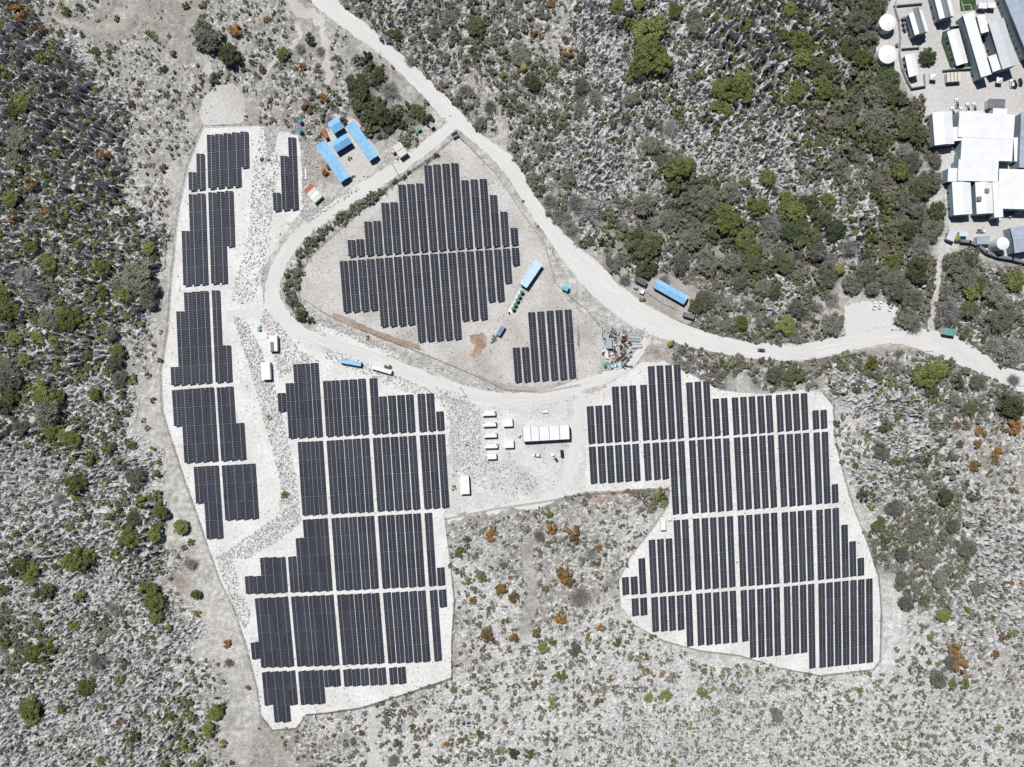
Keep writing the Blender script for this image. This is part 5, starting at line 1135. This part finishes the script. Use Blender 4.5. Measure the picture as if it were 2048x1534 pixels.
PLANTS = {
'g': """163,67,7 232,36,7 121,12,6 129,20,10 162,16,7 182,11,5 196,41,5 48,205,20 35,220,18 100,360,10 170,327,7 190,100,8 105,90,10 88,122,14 110,125,14 8,148,14 220,192,6 190,180,8
25,399,22 135,430,12 157,411,14 62,491,20 94,524,22 160,491,11 207,536,20 200,526,14 300,498,17 307,514,10 279,495,10 247,592,20 172,561,12 207,584,14 8,590,24 20,625,28 135,640,30 125,628,18
33,675,20 80,675,16 117,684,14 212,629,10 210,657,10 239,701,18 180,712,12 50,719,18 115,737,14 320,720,7 322,664,5 180,735,10 217,742,14 262,757,14 88,760,16 160,755,10
92,795,28 120,793,18 105,860,18 145,880,22 130,872,16 190,788,16 15,783,24 60,890,8 225,853,7 242,850,6 250,823,8 218,893,14 204,870,12 262,888,10 155,968,24 182,920,12 197,918,9 215,965,12
287,1005,14 310,988,14 322,1020,18 332,1030,10 360,1055,20 310,1070,18 262,1075,24 380,1085,8 155,1118,30 175,1113,20 140,1123,20 47,1128,18 65,1138,18 140,1053,10 175,1030,9 237,1108,14 295,855,6 305,895,5
309,1202,24 299,1174,16 311,1231,18 161,1194,12 60,1158,16 8,1178,14 391,1190,15 6,1281,12 69,1311,24 101,1297,14 147,1249,12 170,1374,20 240,1358,10 60,1416,28 65,1432,22 125,1416,12 428,1428,20 416,1461,18
440,1416,14 383,1432,12 266,1469,14 206,1412,7 202,1521,10 379,1404,7 375,1493,14 335,1525,10 444,1489,10 566,106,15 706,355,5 526,319,6 538,321,4 786,133,5
1299,60,34 1299,105,40 1278,133,26 1323,125,26 1258,153,14 1258,52,14 1278,8,16 1234,16,20 1347,20,16 1434,38,10 1484,52,16 1488,69,12 1387,153,12 1404,149,12 1464,178,34 1484,161,24 1440,218,20 1436,178,18 1492,190,20
1436,133,9 1500,97,14 1492,145,16 1355,226,12 1109,141,10 1355,339,30 1375,327,20 1206,238,7 1605,89,32 1601,117,24 1577,77,20 1593,178,20 1585,194,16 1545,192,12 1609,48,10 1577,20,20 1642,161,20 1650,182,18 1642,206,12
1728,117,22 1702,182,12 1714,262,16 1803,262,12 1803,343,20 1533,355,20 1459,445,34 1447,421,20 1487,478,24 1508,502,20 1512,413,20 1572,401,20 1596,421,24 1483,647,16 1572,651,22 1584,659,14 1658,401,18 1787,526,22
1783,441,12 1771,433,8 1783,417,12 1799,490,10 1944,582,20 2030,560,26 1960,570,18 1859,749,30 1879,741,22 1794,922,10 1738,866,8 1742,1013,9 1822,797,9 1867,797,12 1710,930,8 1742,728,14 1778,761,14 1762,757,10 1689,732,10
1887,1230,18 1931,1369,13 1907,1371,10 1861,1276,7 1847,1297,7 2024,1266,9 1794,1299,7 1923,1246,6 1984,1234,8 1728,1065,5 1740,1091,5 1720,1380,7 1661,1360,4 1621,1370,3 1992,1451,6 1058,1509,13 1234,1285,10 1089,1295,13 1105,1283,9
1177,1275,9 1123,1352,13 1109,1404,12 1198,1404,9 1296,1396,10 1331,1392,12 1405,1384,13 1424,1336,6 1446,1336,4 1355,1352,6 994,1505,8 956,1247,7 1008,1243,8 964,1154,11 976,1227,6 936,1162,7 823,1453,7 960,1469,10 907,1380,8 946,1352,7
920,1105,12 1098,1029,9 1193,1125,8 937,1162,8 1074,1267,12 1084,1299,12 1255,1059,6 1325,996,12 1312,992,9 1328,1008,8 1138,1138,6 540,835,5 567,990,9 585,1052,3 775,733,8 907,975,6 935,887,4""",
'd': """458,108,26 346,107,8 327,136,8 122,444,14 100,539,18 8,810,20 270,1038,18 30,1138,16 89,1182,22 710,170,26 722,182,20 754,149,16 732,113,14 714,210,16 738,226,20 770,230,22 835,222,18 855,238,14 790,69,15 952,52,24 960,73,12
620,75,14 1065,165,20 1664,65,18 1634,133,24 1654,141,24 1698,93,24 1747,16,28 1775,161,32 1795,194,22 1759,282,30 1815,246,26 1827,266,28 1844,375,28 1286,498,32 1302,486,24 1274,469,16 1294,538,20 1350,373,20 1504,526,20 1584,461,26
1604,453,22 1564,526,22 1398,607,22 1548,582,18 1614,478,30 1642,437,24 1666,461,26 1597,429,18 1618,405,22 1573,526,18 1839,542,26 1819,461,20 1876,421,22 1936,619,22 1588,749,24 1675,847,8 1851,926,11 1770,853,12 1726,991,14 1891,995,22
1940,817,18 2024,813,28 1919,765,14 1758,1047,16 1867,781,16 1028,1509,12 603,632,13 620,640,10 686,242,9 800,240,14 760,205,14""",
'y': """410,70,30 427,155,14 40,280,30 33,322,20 275,554,36 295,574,25 297,599,20 243,570,16 100,637,24 10,650,18 222,668,18 15,735,28 20,760,26 230,725,18 240,757,18 97,825,28 45,853,18 270,955,24 240,928,14 242,1323,14
960,246,16 1387,36,18 1391,60,18 1299,246,14 1262,198,18 1282,194,14 1165,173,18 1250,234,12 1040,105,22 1165,117,12 1299,290,20 1331,323,22 1137,355,14 1226,246,10 1722,40,28 1739,73,18 1755,190,26 1751,242,34 1827,323,26 1860,359,26
1872,319,16 1670,242,18 1662,226,12 1415,397,26 1463,385,22 1382,478,26 1415,526,24 1362,526,20 1463,526,24 1479,562,20 1415,599,22 1451,651,16 1136,360,18 1290,409,28 1342,441,22 1528,575,18 1634,502,24 1779,558,30 1731,550,26 1706,566,24
1799,578,28 1827,599,26 1815,635,24 1747,574,22 1658,558,18 1666,647,24 1593,615,18 1823,405,28 1868,453,22 1864,474,16 1755,361,20 1731,506,12 1912,530,26 1940,518,22 1932,558,24 1990,590,28 2000,640,28 2020,620,22 1552,749,22
1762,902,18 1788,1015,20 1899,946,14 1911,801,16 1956,765,18 1746,954,10 1714,773,14 1948,991,14 1806,1109,20 1855,1121,20 1814,1206,20 1810,1157,16 1879,1161,24 1956,1174,16 1935,1097,20 1907,1052,18 1826,1069,16 1774,1089,12 1903,1323,16
1879,1359,20 1948,1230,10 1552,1428,16 1149,1295,14 794,1489,10 770,1440,10 933,1077,9 1092,1178,8 1147,1299,12 961,1150,10 1005,1130,9 391,1380,6""",
'b': """48,554,22 75,582,22 120,998,18 226,1219,16 194,1323,24 456,1327,12 380,1130,14 778,178,22 899,32,20 1343,254,20 1190,194,18 1160,214,16 1714,202,18 1811,299,18 1553,52,12 1544,449,26 1536,490,20 1592,672,18 1140,453,20 1180,421,24 1152,405,22
1229,526,16 1310,445,16 1698,494,20 1658,518,20 1666,599,20 1831,651,18 1844,490,24 1803,441,16 1896,578,16 1904,619,28 2035,700,32 1990,690,20 1794,732,18 1161,1198,22 786,1521,16 1183,1109,14 1159,1194,22 1078,1073,14 640,100,12 600,95,12
870,60,16 820,120,14 930,180,16 980,210,18 1066,352,12 1100,400,18 1120,430,16 1250,560,14 1330,560,14 1610,630,16 1640,615,14 1500,610,16 1520,640,14 1445,600,16 1430,640,12 2030,760,14 690,290,6 680,1170,1""",
'o': """70,65,9 120,66,9 88,60,9 103,60,7 38,25,18 262,210,8 215,312,13 225,345,7 236,360,7 326,335,9 68,372,12 122,307,9 135,274,7 82,334,5 186,352,5 280,166,8 391,175,6 471,60,14 403,8,9 370,10,8 305,300,7
95,425,12 90,434,9 35,432,12 28,440,8 70,406,7 223,409,6 284,421,5 325,403,6 155,579,5 300,671,6 305,800,8 287,840,6 47,1035,5 57,1020,6 110,1084,6 395,1228,8 129,1299,7 105,1283,7 165,1293,5 87,1271,5 307,1273,7 238,1444,7 454,1287,9 495,1376,7 319,1513,5
613,214,14 645,194,10 603,133,9 524,137,8 532,38,8 1103,6,9 1155,16,9 1067,65,10 1135,105,12 1129,77,8 1151,131,8 1242,282,8 1413,353,7 1353,218,7 1424,234,6 1618,282,9 1607,301,8 1636,327,7 1686,353,9
1750,730,8 1915,850,9 1964,866,14 1956,886,10 1919,888,9 1952,932,12 1996,906,12 2028,853,16 1992,922,8 2024,979,8 1794,833,8 1812,904,5 1992,1003,6 1681,765,6 1653,743,6 1907,1295,16 1919,1331,20 1912,1310,14 2004,1274,9 1992,1307,9 2020,1165,8 2040,1165,6 1738,1348,6
1200,1255,9 1121,1237,12 1072,1267,10 1161,1400,9 1407,1342,7 1290,1344,7 1323,1350,7 1222,1356,7 1193,1380,6 1029,1275,10 1131,1158,14 1089,1178,7 1030,1194,9 1068,1368,9 1109,1479,8 972,1267,12 1000,1178,11 946,1200,7 722,1465,7 859,1438,6 920,1481,8 891,1489,8 970,1416,5
981,1073,11 985,1057,8 1104,1057,13 1148,1061,14 1148,1079,11 1195,1097,10 1122,1146,14 1138,1160,13 1003,1178,12 1027,1194,11 945,1202,8 975,1271,14 1025,1275,9 700,318,5 735,402,7 722,412,6 650,345,8 658,332,7 735,675,5"""}
KIND = {'g': ('olive green leafy', 'leaf_g'), 'd': ('dark green dense', 'leaf_d'), 'y': ('dull grey green', 'leaf_y'), 'b': ('bare grey leafless', 'twig'), 'o': ('rust orange leaved', 'leaf_o')}
rp = random.Random(3)
def where(px, py):
    c = str(cell_of(np.array([float(px)]), np.array([float(py)]))[0])
    return {'K': 'among dark limestone pinnacles', 'k': 'among pale limestone pinnacles', 'G': 'among green karst scrub', 'D': 'in the dense woodland', 'B': 'in the grey brush', 's': 'on dry grey soil', 'd': 'beside a dirt track',
            'W': 'on white rubble ground', 'w': 'on white broken karst', 'r': 'on a rubble bank', '.': 'beside cleared gravel'}[c]
def plant(px, py, r, kind, label=None):
    tree = r >= 15 and kind != 'o'
    R = r * S * rp.uniform(.95, 1.1); hfac = rp.uniform(.55, .8) if tree else rp.uniform(.6, .9)
    hgt = min(R * hfac * 1.2, 8.0)
    x, y = W(px, py, hgt * .6); z = float(perch(np.array([px]), np.array([py]))[0]) - .1
    e = empty('tree' if tree else 'shrub', (x, y, z), rp.uniform(0, 6.28))
    adj, mm = KIND[kind]; wh = where(px, py); cat = 'tree' if tree else 'shrub'
    lb = label or f"{adj} {cat} {wh}"
    tag(e, lb, cat, None if label else f"{adj} {cat}s {wh}")
    sc = (R * rp.uniform(.9, 1.1), R * rp.uniform(.9, 1.1), hgt)
    me = rp.choice(bare_me) if kind == 'b' else rp.choice(tree_me if tree else shrub_me)
    o = link('crown' if tree else 'foliage', me, e, scale=sc)
    if kind in 'dyo':
        o.material_slots[0].link = 'OBJECT'; o.material_slots[0].material = M[mm]
    link('trunk' if tree else 'stem', rp.choice(trunk_me if tree else stem_me), e, scale=sc)
    if kind == 'y' and tree:           # part of the crown has lost its leaves
        o2 = link('dead_branches', rp.choice(bare_me), e, scale=(sc[0] * .95, sc[1] * .95, sc[2] * 1.15))
extra = []                             # smaller bushes go into the scrub
allp = [(*map(float, t.split(',')), kd) for kd, txt in PLANTS.items() for t in txt.split()]
cut = sorted((r for a, b, r, kd in allp if r < 15 or kd == 'o'), reverse=True)[297]
for a, b, r, kd in allp:
    if r > cut or (r >= 15 and kd != 'o'): plant(a, b, r, kd)
    elif r > 1.5: extra.append((a, b, r * S * 1.05, 'gdybo'.index(kd)))
plant(1856.3, 111.5, 20, 'd', 'lone dark green tree standing in the paved compound')
# hedge of dry brush on the bank between the access road and the triangular array
hl = catmull([(874, 311), (830, 338), (790, 366), (745, 396), (700, 424), (660, 452), (625, 485), (600, 520), (585, 560), (585, 598), (600, 628)], 9)
for q, p in enumerate(hl):
    t = q / len(hl); wdt = 3 + 13 * math.sin(min(1, t * 1.25) * math.pi * .5) if t > .2 else 3
    for s in range(1 if t < .25 else 2):
        extra.append((p[0] + rp.uniform(-wdt, wdt) * .7, p[1] + rp.uniform(-wdt, wdt) * .6, S * (rp.uniform(4, 7) if t < .25 else rp.uniform(6, 11)), rp.choice((3, 3, 2, 1, 2))))
        extra.append((p[0] + rp.uniform(-wdt, wdt) * .9, p[1] + rp.uniform(-wdt, wdt) * .8, S * rp.uniform(3, 7), 3))
for px, py, r, lb in ((1006, 149, 9, 'yellow green pandanus nearest the dry hill track'), (1048, 133, 10, 'yellow green pandanus in brush above the pale clearing'), (1245, 473, 8, 'yellow green pandanus above the dark green roadside tree'),
                      (1682, 538, 14, 'single palm rising from the dense woodland'), (1916.4, 476, 9, 'yellow green palm at the curved retaining wall'), (1341, 687, 8, 'small palm between road and scrap yard track')):
    R = r * S; x, y = W(px, py, R); e = tag(empty('palm', (x, y, float(perch(np.array([px]), np.array([py]))[0]) - .05)), lb, 'palm')
    link('fronds', palm_me, e, scale=(R, R, R * 1.1)); t = MB(); t.cyl(0, 0, 0, R * 1.15, .22, .15, 8); t.build('trunk', M['bark'], e)

# ---------------------------------------------------------------- scattered rock and scrub
def rock_shape(seed, n=7, rings=((1, 0), (.85, .35), (.5, .78), (.12, 1.0)), jag=.28, stretch=1.6):
    r = np.random.default_rng(seed); V = []; off = np.zeros(2); lean = r.normal(size=2) * .22
    for k, (rad, z) in enumerate(rings):
        for j in range(n):
            a = 2 * math.pi * j / n; q = rad * (1 + r.uniform(-jag, jag))
            V.append((math.cos(a) * q * stretch * .8 + lean[0] * z, math.sin(a) * q / stretch * 1.15 + lean[1] * z, z * (1 + r.uniform(-.22, .22) * (k > 0))))
    F = []
    for k in range(len(rings) - 1):
        for j in range(n):
            a = k * n + j; b = k * n + (j + 1) % n; F += [(a, b, b + n), (a, b + n, a + n)]
    t = (len(rings) - 1) * n
    for j in range(1, n - 1): F.append((t, t + j, t + j + 1))
    return np.array(V), np.array(F)
def fin_shape(seed, nseg=4, wd=.3):
    """a jagged limestone fin: a wandering crest with near vertical flanks"""
    r = np.random.default_rng(seed); V = []; a = 0.0; p = np.array([-1.0, 0.0]); L = 2.0 / nseg
    ls = []
    for k in range(nseg + 1):
        w = wd * (r.uniform(.5, 1.3) if 0 < k < nseg else .25); t = np.array([-math.sin(a), math.cos(a)])
        h = r.uniform(.45, 1.1) if 0 < k < nseg else r.uniform(.15, .5)
        for q, z in ((w * 1.25, -.15), (w, h * .8)): ls.append((p + t * q, z))
        ls.append((p + r.normal(size=2) * .05, h))
        for q, z in ((-w, h * r.uniform(.6, .95)), (-w * 1.25, -.15)): ls.append((p + t * q, z))
        a += r.normal() * .55; p = p + np.array([math.cos(a), math.sin(a)]) * L
    V = np.array([(c[0], c[1], z) for c, z in ls]); F = []
    for k in range(nseg):
        for j in range(4):
            i = k * 5 + j; F += [(i, i + 5, i + 6), (i, i + 6, i + 1)] if (j + k) % 2 else [(i, i + 5, i + 1), (i + 1, i + 5, i + 6)]
    for k, s in ((0, 1), (nseg, -1)):
        i = k * 5
        for j in (1, 2, 3): F.append((i, i + j, i + j + 1) if s > 0 else (i, i + j + 1, i + j))
    V[:, :2] -= V[:, :2].mean(0); return V, np.array(F)
pin_sh = [fin_shape(500 + k, 3 + k % 3, .26 + .05 * (k % 4)) for k in range(8)] + [rock_shape(540 + k, 6, ((1, -.12), (.8, .5), (.45, 1.0)), .38, 1.1 + .3 * (k % 2)) for k in range(4)]
slab_sh = [fin_shape(600 + k, 3, .34) for k in range(6)] + [rock_shape(600 + k, 5, ((1, -.15), (.6, .9)), .35, 1.5) for k in range(4)]
stone_sh = [rock_shape(700 + k, 5, ((1, -.2), (.55, .8)), .3, 1.15) for k in range(6)]
bush_sh = [crown_shape(800 + k, 6, 6, .30, .95) for k in range(8)]
bare_sh = [twig_shape(900 + k, 13, .042, .8, 2) for k in range(6)]
tuft_sh = [twig_shape(950 + k, 5, .12, 1.2, 1) for k in range(4)]

def merge(name, shapes, which, pos, rot, scl, col, m, label, cat):
    Vs, Fs, Cs = [], [], []; base = 0
    for s in range(len(shapes)):
        sel = np.where(which == s)[0]
        if not len(sel): continue
        v, f = shapes[s]; c, sn = np.cos(rot[sel]), np.sin(rot[sel]); q = v[None] * scl[sel][:, None, :]
        P = np.stack([q[..., 0] * c[:, None] - q[..., 1] * sn[:, None], q[..., 0] * sn[:, None] + q[..., 1] * c[:, None], q[..., 2]], -1) + pos[sel][:, None, :]
        Vs.append(P.reshape(-1, 3)); Fs.append((f[None] + (np.arange(len(sel)) * len(v))[:, None, None] + base).reshape(-1, 3))
        Cs.append(np.repeat(col[sel], len(v), axis=0)); base += len(sel) * len(v)
    V = np.concatenate(Vs); F = np.concatenate(Fs)
    o = link(name, np_mesh(name, V, F, m, cols=np.concatenate(Cs)))
    return tag(o, label, cat, kind='stuff')

# densities per 64 px cell: pinnacles (n, height lo, hi, radius lo, hi), stones, scrub n, radius lo, hi, mix g,d,y,b,o
DENS = {'K': ((12, 3.0, 7.2, .8, 2.0), 8, (30, 1.0, 2.8), (.40, .15, .24, .15, .06)), 'k': ((14, 1.4, 4.2, .7, 1.7), 24, (24, .8, 2.2), (.32, .10, .34, .20, .04)),
        'G': ((10, 2.6, 6.2, .8, 1.9), 8, (34, 1.1, 3.0), (.46, .15, .27, .10, .02)), 'D': ((0, 1, 2, 1, 2), 2, (48, 1.6, 3.8), (.14, .28, .36, .22, .0)),
        'B': ((4, .8, 2.4, .6, 1.5), 8, (66, 1.1, 3.1), (.10, .10, .38, .40, .02)), 's': ((5, .6, 1.8, .5, 1.3), 40, (46, .7, 2.0), (.12, .08, .30, .36, .14)),
        'd': ((1, .4, 1.0, .4, .9), 20, (14, .4, 1.2), (.12, .0, .33, .50, .05)), 'W': ((10, .5, 1.5, .5, 1.4), 44, (50, .9, 2.2), (.16, .06, .32, .36, .10)),
        'w': ((16, .8, 2.2, .5, 1.4), 24, (60, .8, 1.8), (.24, .06, .52, .16, .02)), 'r': ((0, 1, 1, 1, 1), 40, (10, .4, 1.1), (.2, .1, .3, .4, 0)), '.': ((0, 1, 1, 1, 1), 0, (0, 1, 1), (.2, .2, .2, .2, .2))}
SCOL = np.array([(.175, .195, .065), (.095, .11, .055), (.175, .175, .125), (.30, .29, .275), (.25, .145, .075)])
pin, sto, scr = [], [], []
CELL = 32
for gy_ in np.arange(-260, 1800, CELL):
    for gx_ in np.arange(-360, 2400, CELL):
        inside = -60 < gx_ < 2110 and -60 < gy_ < 1600
        k = (CELL / 64) ** 2 * (1.0 if inside else .3)
        for kind in range(3):
            mx = (16, 50, 66)[kind] * k
            n = rng.poisson(mx) if mx > 0 else 0
            if not n: continue
            px = gx_ + rng.random(n) * CELL; py = gy_ + rng.random(n) * CELL
            cc = cell_of(px, py); ok = ~mlook(flat, px, py)
            u_ = rng.random(n) * (16, 50, 66)[kind]
            for q in range(n):
                if not ok[q]: continue
                D = DENS[cc[q]]
                if kind == 0 and u_[q] < D[0][0]: pin.append((px[q], py[q], cc[q]))
                elif kind == 1 and u_[q] < D[1]: sto.append((px[q], py[q], cc[q]))
                elif kind == 2 and u_[q] < D[2][0]: scr.append((px[q], py[q], cc[q]))
softm = blur(soft, 1) > .3
def arr(L): return np.array([a[0] for a in L]), np.array([a[1] for a in L]), np.array([a[2] for a in L])
# pinnacles
px, py, cc = arr(pin); n = len(px)
hl_ = rng.random(n) ** 1.4; lo = np.array([DENS[c][0][1] for c in cc]); hi = np.array([DENS[c][0][2] for c in cc]); r0 = np.array([DENS[c][0][3] for c in cc]); r1 = np.array([DENS[c][0][4] for c in cc])
clump = .65 + .7 * vnoise(px, py, 40)
hh = (lo + (hi - lo) * hl_) * clump; rr = (r0 + (r1 - r0) * (hl_ * .6 + rng.random(n) * .4)) * (.8 + .4 * clump * .8)
keep = ~mlook(softm, px, py); px, py, cc, hh, rr = px[keep], py[keep], cc[keep], hh[keep], rr[keep]; n = len(px)
zz = terrain(px, py) - .25
X = (px - CX) * S; Y = (CY - py) * S
bear = np.radians(25) + (vnoise(px, py, 120) - .5) * 2.4 + rng.normal(size=n) * .45
vis = (px > 4) & (px < 2044) & (py > 4) & (py < 1530)
score = np.where(vis & (hh > 1.2), hh * rr * np.where(np.isin(cc, ['K', 'G']), 1.0, 1.5), 0); order = np.argsort(-score); big = order[:300]; rest = order[300:]
pin_me = [np_mesh('limestone_pinnacle', v, f, M['pinnacle']) for v, f in pin_sh]
for q in big:
    o = link('limestone_pinnacle', pin_me[rng.integers(len(pin_me))], None, (X[q], Y[q], zz[q]), float(bear[q]), (rr[q], rr[q], hh[q]))
    wh = where(px[q], py[q]); dk = cc[q] in 'KG'
    tag(o, 'tall jagged grey limestone pinnacle ' + ('in the dark karst field' if dk else 'in the pale karst field'), 'pinnacle', 'tall pinnacles of the ' + ('dark' if dk else 'pale') + ' karst')
base = rng.uniform(.46, .66, n)[:, None] * np.array([1.0, .99, .975])
sm = np.array([c in 'wWs' for c in cc])
pos = np.stack([X, Y, zz], -1)
ri = rest[~sm[rest]]; wi = rest[sm[rest]]
merge('pinnacle_field', pin_sh, rng.integers(0, len(pin_sh), len(ri)), pos[ri], bear[ri], np.stack([rr[ri], rr[ri], hh[ri]], -1), base[ri], M['limestone'], 'field of countless jagged grey limestone pinnacles', 'karst rock')
base[wi] *= 1.15
merge('broken_karst', slab_sh, rng.integers(0, len(slab_sh), len(wi)), pos[wi], bear[wi], np.stack([rr[wi], rr[wi], hh[wi]], -1), base[wi], M['limestone'], 'low broken white karst slabs and boulders over the open ground', 'karst rock')
# stones
px, py, cc = arr(sto)
for poly, cnt in rubble_polys:
    cnt = int(cnt * 1.7)
    buf = np.zeros((MH, MW), bool); raster(poly, buf); jj, ii = np.where(buf)
    s = rng.integers(0, len(ii), cnt); px = np.concatenate([px, MX0 + (ii[s] + rng.random(cnt)) * MSTEP]); py = np.concatenate([py, MY0 + (jj[s] + rng.random(cnt)) * MSTEP]); cc = np.concatenate([cc, np.full(cnt, 'r')])
# boulders dug out along the road edges
for edges, step in ((road_edges, 5), (access_edges, 5)):
    for side in (0, 1):
        P = catmull([e[side] for e in edges], 12); nn = len(P)
        for q in range(nn):
            if rng.random() < .55 and -40 < P[q][0] < 2090:
                d = P[q] - catmull([e[1 - side] for e in edges], 12)[q] if q == 0 else P[q] - oth[q]
                if q == 0: pass
                d = d / (np.linalg.norm(d) or 1); t = rng.uniform(1, 8); px = np.append(px, P[q][0] + d[0] * t); py = np.append(py, P[q][1] + d[1] * t); cc = np.append(cc, 'r')
            if q == 0: oth = catmull([e[1 - side] for e in edges], 12)
keep = ~mlook(softm, px, py) | (cc == 'r'); px, py, cc = px[keep], py[keep], cc[keep]; n = len(px)
sz = np.where(cc == 'r', rng.uniform(.14, .62, n), rng.uniform(.2, .6, n)) * (.7 + .6 * rng.random(n))
col = (rng.uniform(.36, .68, n)[:, None]) * np.array([1, .99, .975])
inflat = mlook(flat, px, py); z = np.where(inflat, .06, terrain(px, py) + np.clip(karst_z(px, py), 0, 9) * .9)
merge('rubble', stone_sh, rng.integers(0, len(stone_sh), n), np.stack([(px - CX) * S, (CY - py) * S, z], -1), rng.random(n) * 6.28, np.stack([sz, sz, sz * rng.uniform(.5, 1.0, n)], -1), col, M['limestone'], 'loose white coral rubble and boulders strewn over banks and scrub', 'rubble')
# scrub
px, py, cc = arr(scr); keep = ~mlook(softm, px, py); px, py, cc = px[keep], py[keep], cc[keep]; n = len(px)
lo = np.array([DENS[c][2][1] for c in cc]); hi = np.array([DENS[c][2][2] for c in cc]); rr = lo + (hi - lo) * rng.random(n) ** 1.5
cum = np.array([np.cumsum(DENS[c][3]) for c in cc]); pk = (rng.random(n) * .6 + vnoise(px + 400, py, 34) * .4)[:, None]
kind = np.minimum((pk > cum).sum(1), 4)
ex = np.array(extra); px = np.concatenate([px, ex[:, 0]]); py = np.concatenate([py, ex[:, 1]]); rr = np.concatenate([rr, ex[:, 2]]); kind = np.concatenate([kind, ex[:, 3].astype(int)]); n = len(px)
col = SCOL[kind] * rng.uniform(.7, 1.25, (n, 1)) * (1 + rng.normal(size=(n, 3)) * .05)
pos = np.stack([(px - CX) * S, (CY - py) * S, perch(px, py) - .1], -1); scl = np.stack([rr, rr, rr * rng.uniform(.6, 1.0, n)], -1); rot = rng.random(n) * 6.28
lf = np.where(kind != 3)[0]; br = np.where(kind == 3)[0]
merge('leafy_scrub', bush_sh, rng.integers(0, len(bush_sh), len(lf)), pos[lf], rot[lf], scl[lf], col[lf], M['scrub'], 'low leafy scrub filling the gaps across the karst and dry ground', 'scrub')
merge('bare_scrub', bare_sh, rng.integers(0, len(bare_sh), len(br)), pos[br], rot[br], scl[br], col[br], M['scrub'], 'bare grey twiggy scrub spread over the dry ground', 'scrub')
# weeds on the graded gravel
jj, ii = np.where(flat); s = rng.integers(0, len(ii), 45000); px = MX0 + (ii[s] + rng.random(len(s))) * MSTEP; py = MY0 + (jj[s] + rng.random(len(s))) * MSTEP
edge = 1 - blur(flat, 6)[jj[s], ii[s]]
rd = np.zeros((MH, MW), bool)
for e in (road_edges, access_edges, spur_edges, trackA_edges): raster(strip_poly(e), rd)
for p in (compound, parking, blueyard): raster(p, rd)
keep = (rng.random(len(px)) < .05 + .3 * np.clip(vnoise(px, py, 26) - .52, 0, 1) * 2.2 + edge * .5) & ~mlook(rd, px, py) & (px > -20) & (px < 2070)
px, py = px[keep], py[keep]; n = len(px); rr = rng.uniform(.25, .85, n)
col = np.array([(.15, .145, .12), (.11, .12, .06), (.17, .14, .11)])[rng.integers(0, 3, n)] * rng.uniform(.6, 1.2, (n, 1))
merge('gravel_weeds', tuft_sh, rng.integers(0, 4, n), np.stack([(px - CX) * S, (CY - py) * S, np.full(n, .03)], -1), rng.random(n) * 6.28, np.stack([rr, rr, rr], -1), col, M['scrub'], 'small dry weeds dotted over the graded gravel', 'weeds')
print('tris', sum(len(m.loops) - 2 * len(m.polygons) for m in bpy.data.meshes)); print('pinnacles', len(hh), 'scrub', len(scr), 'stones', len(sto), 'objects', len(C.objects))
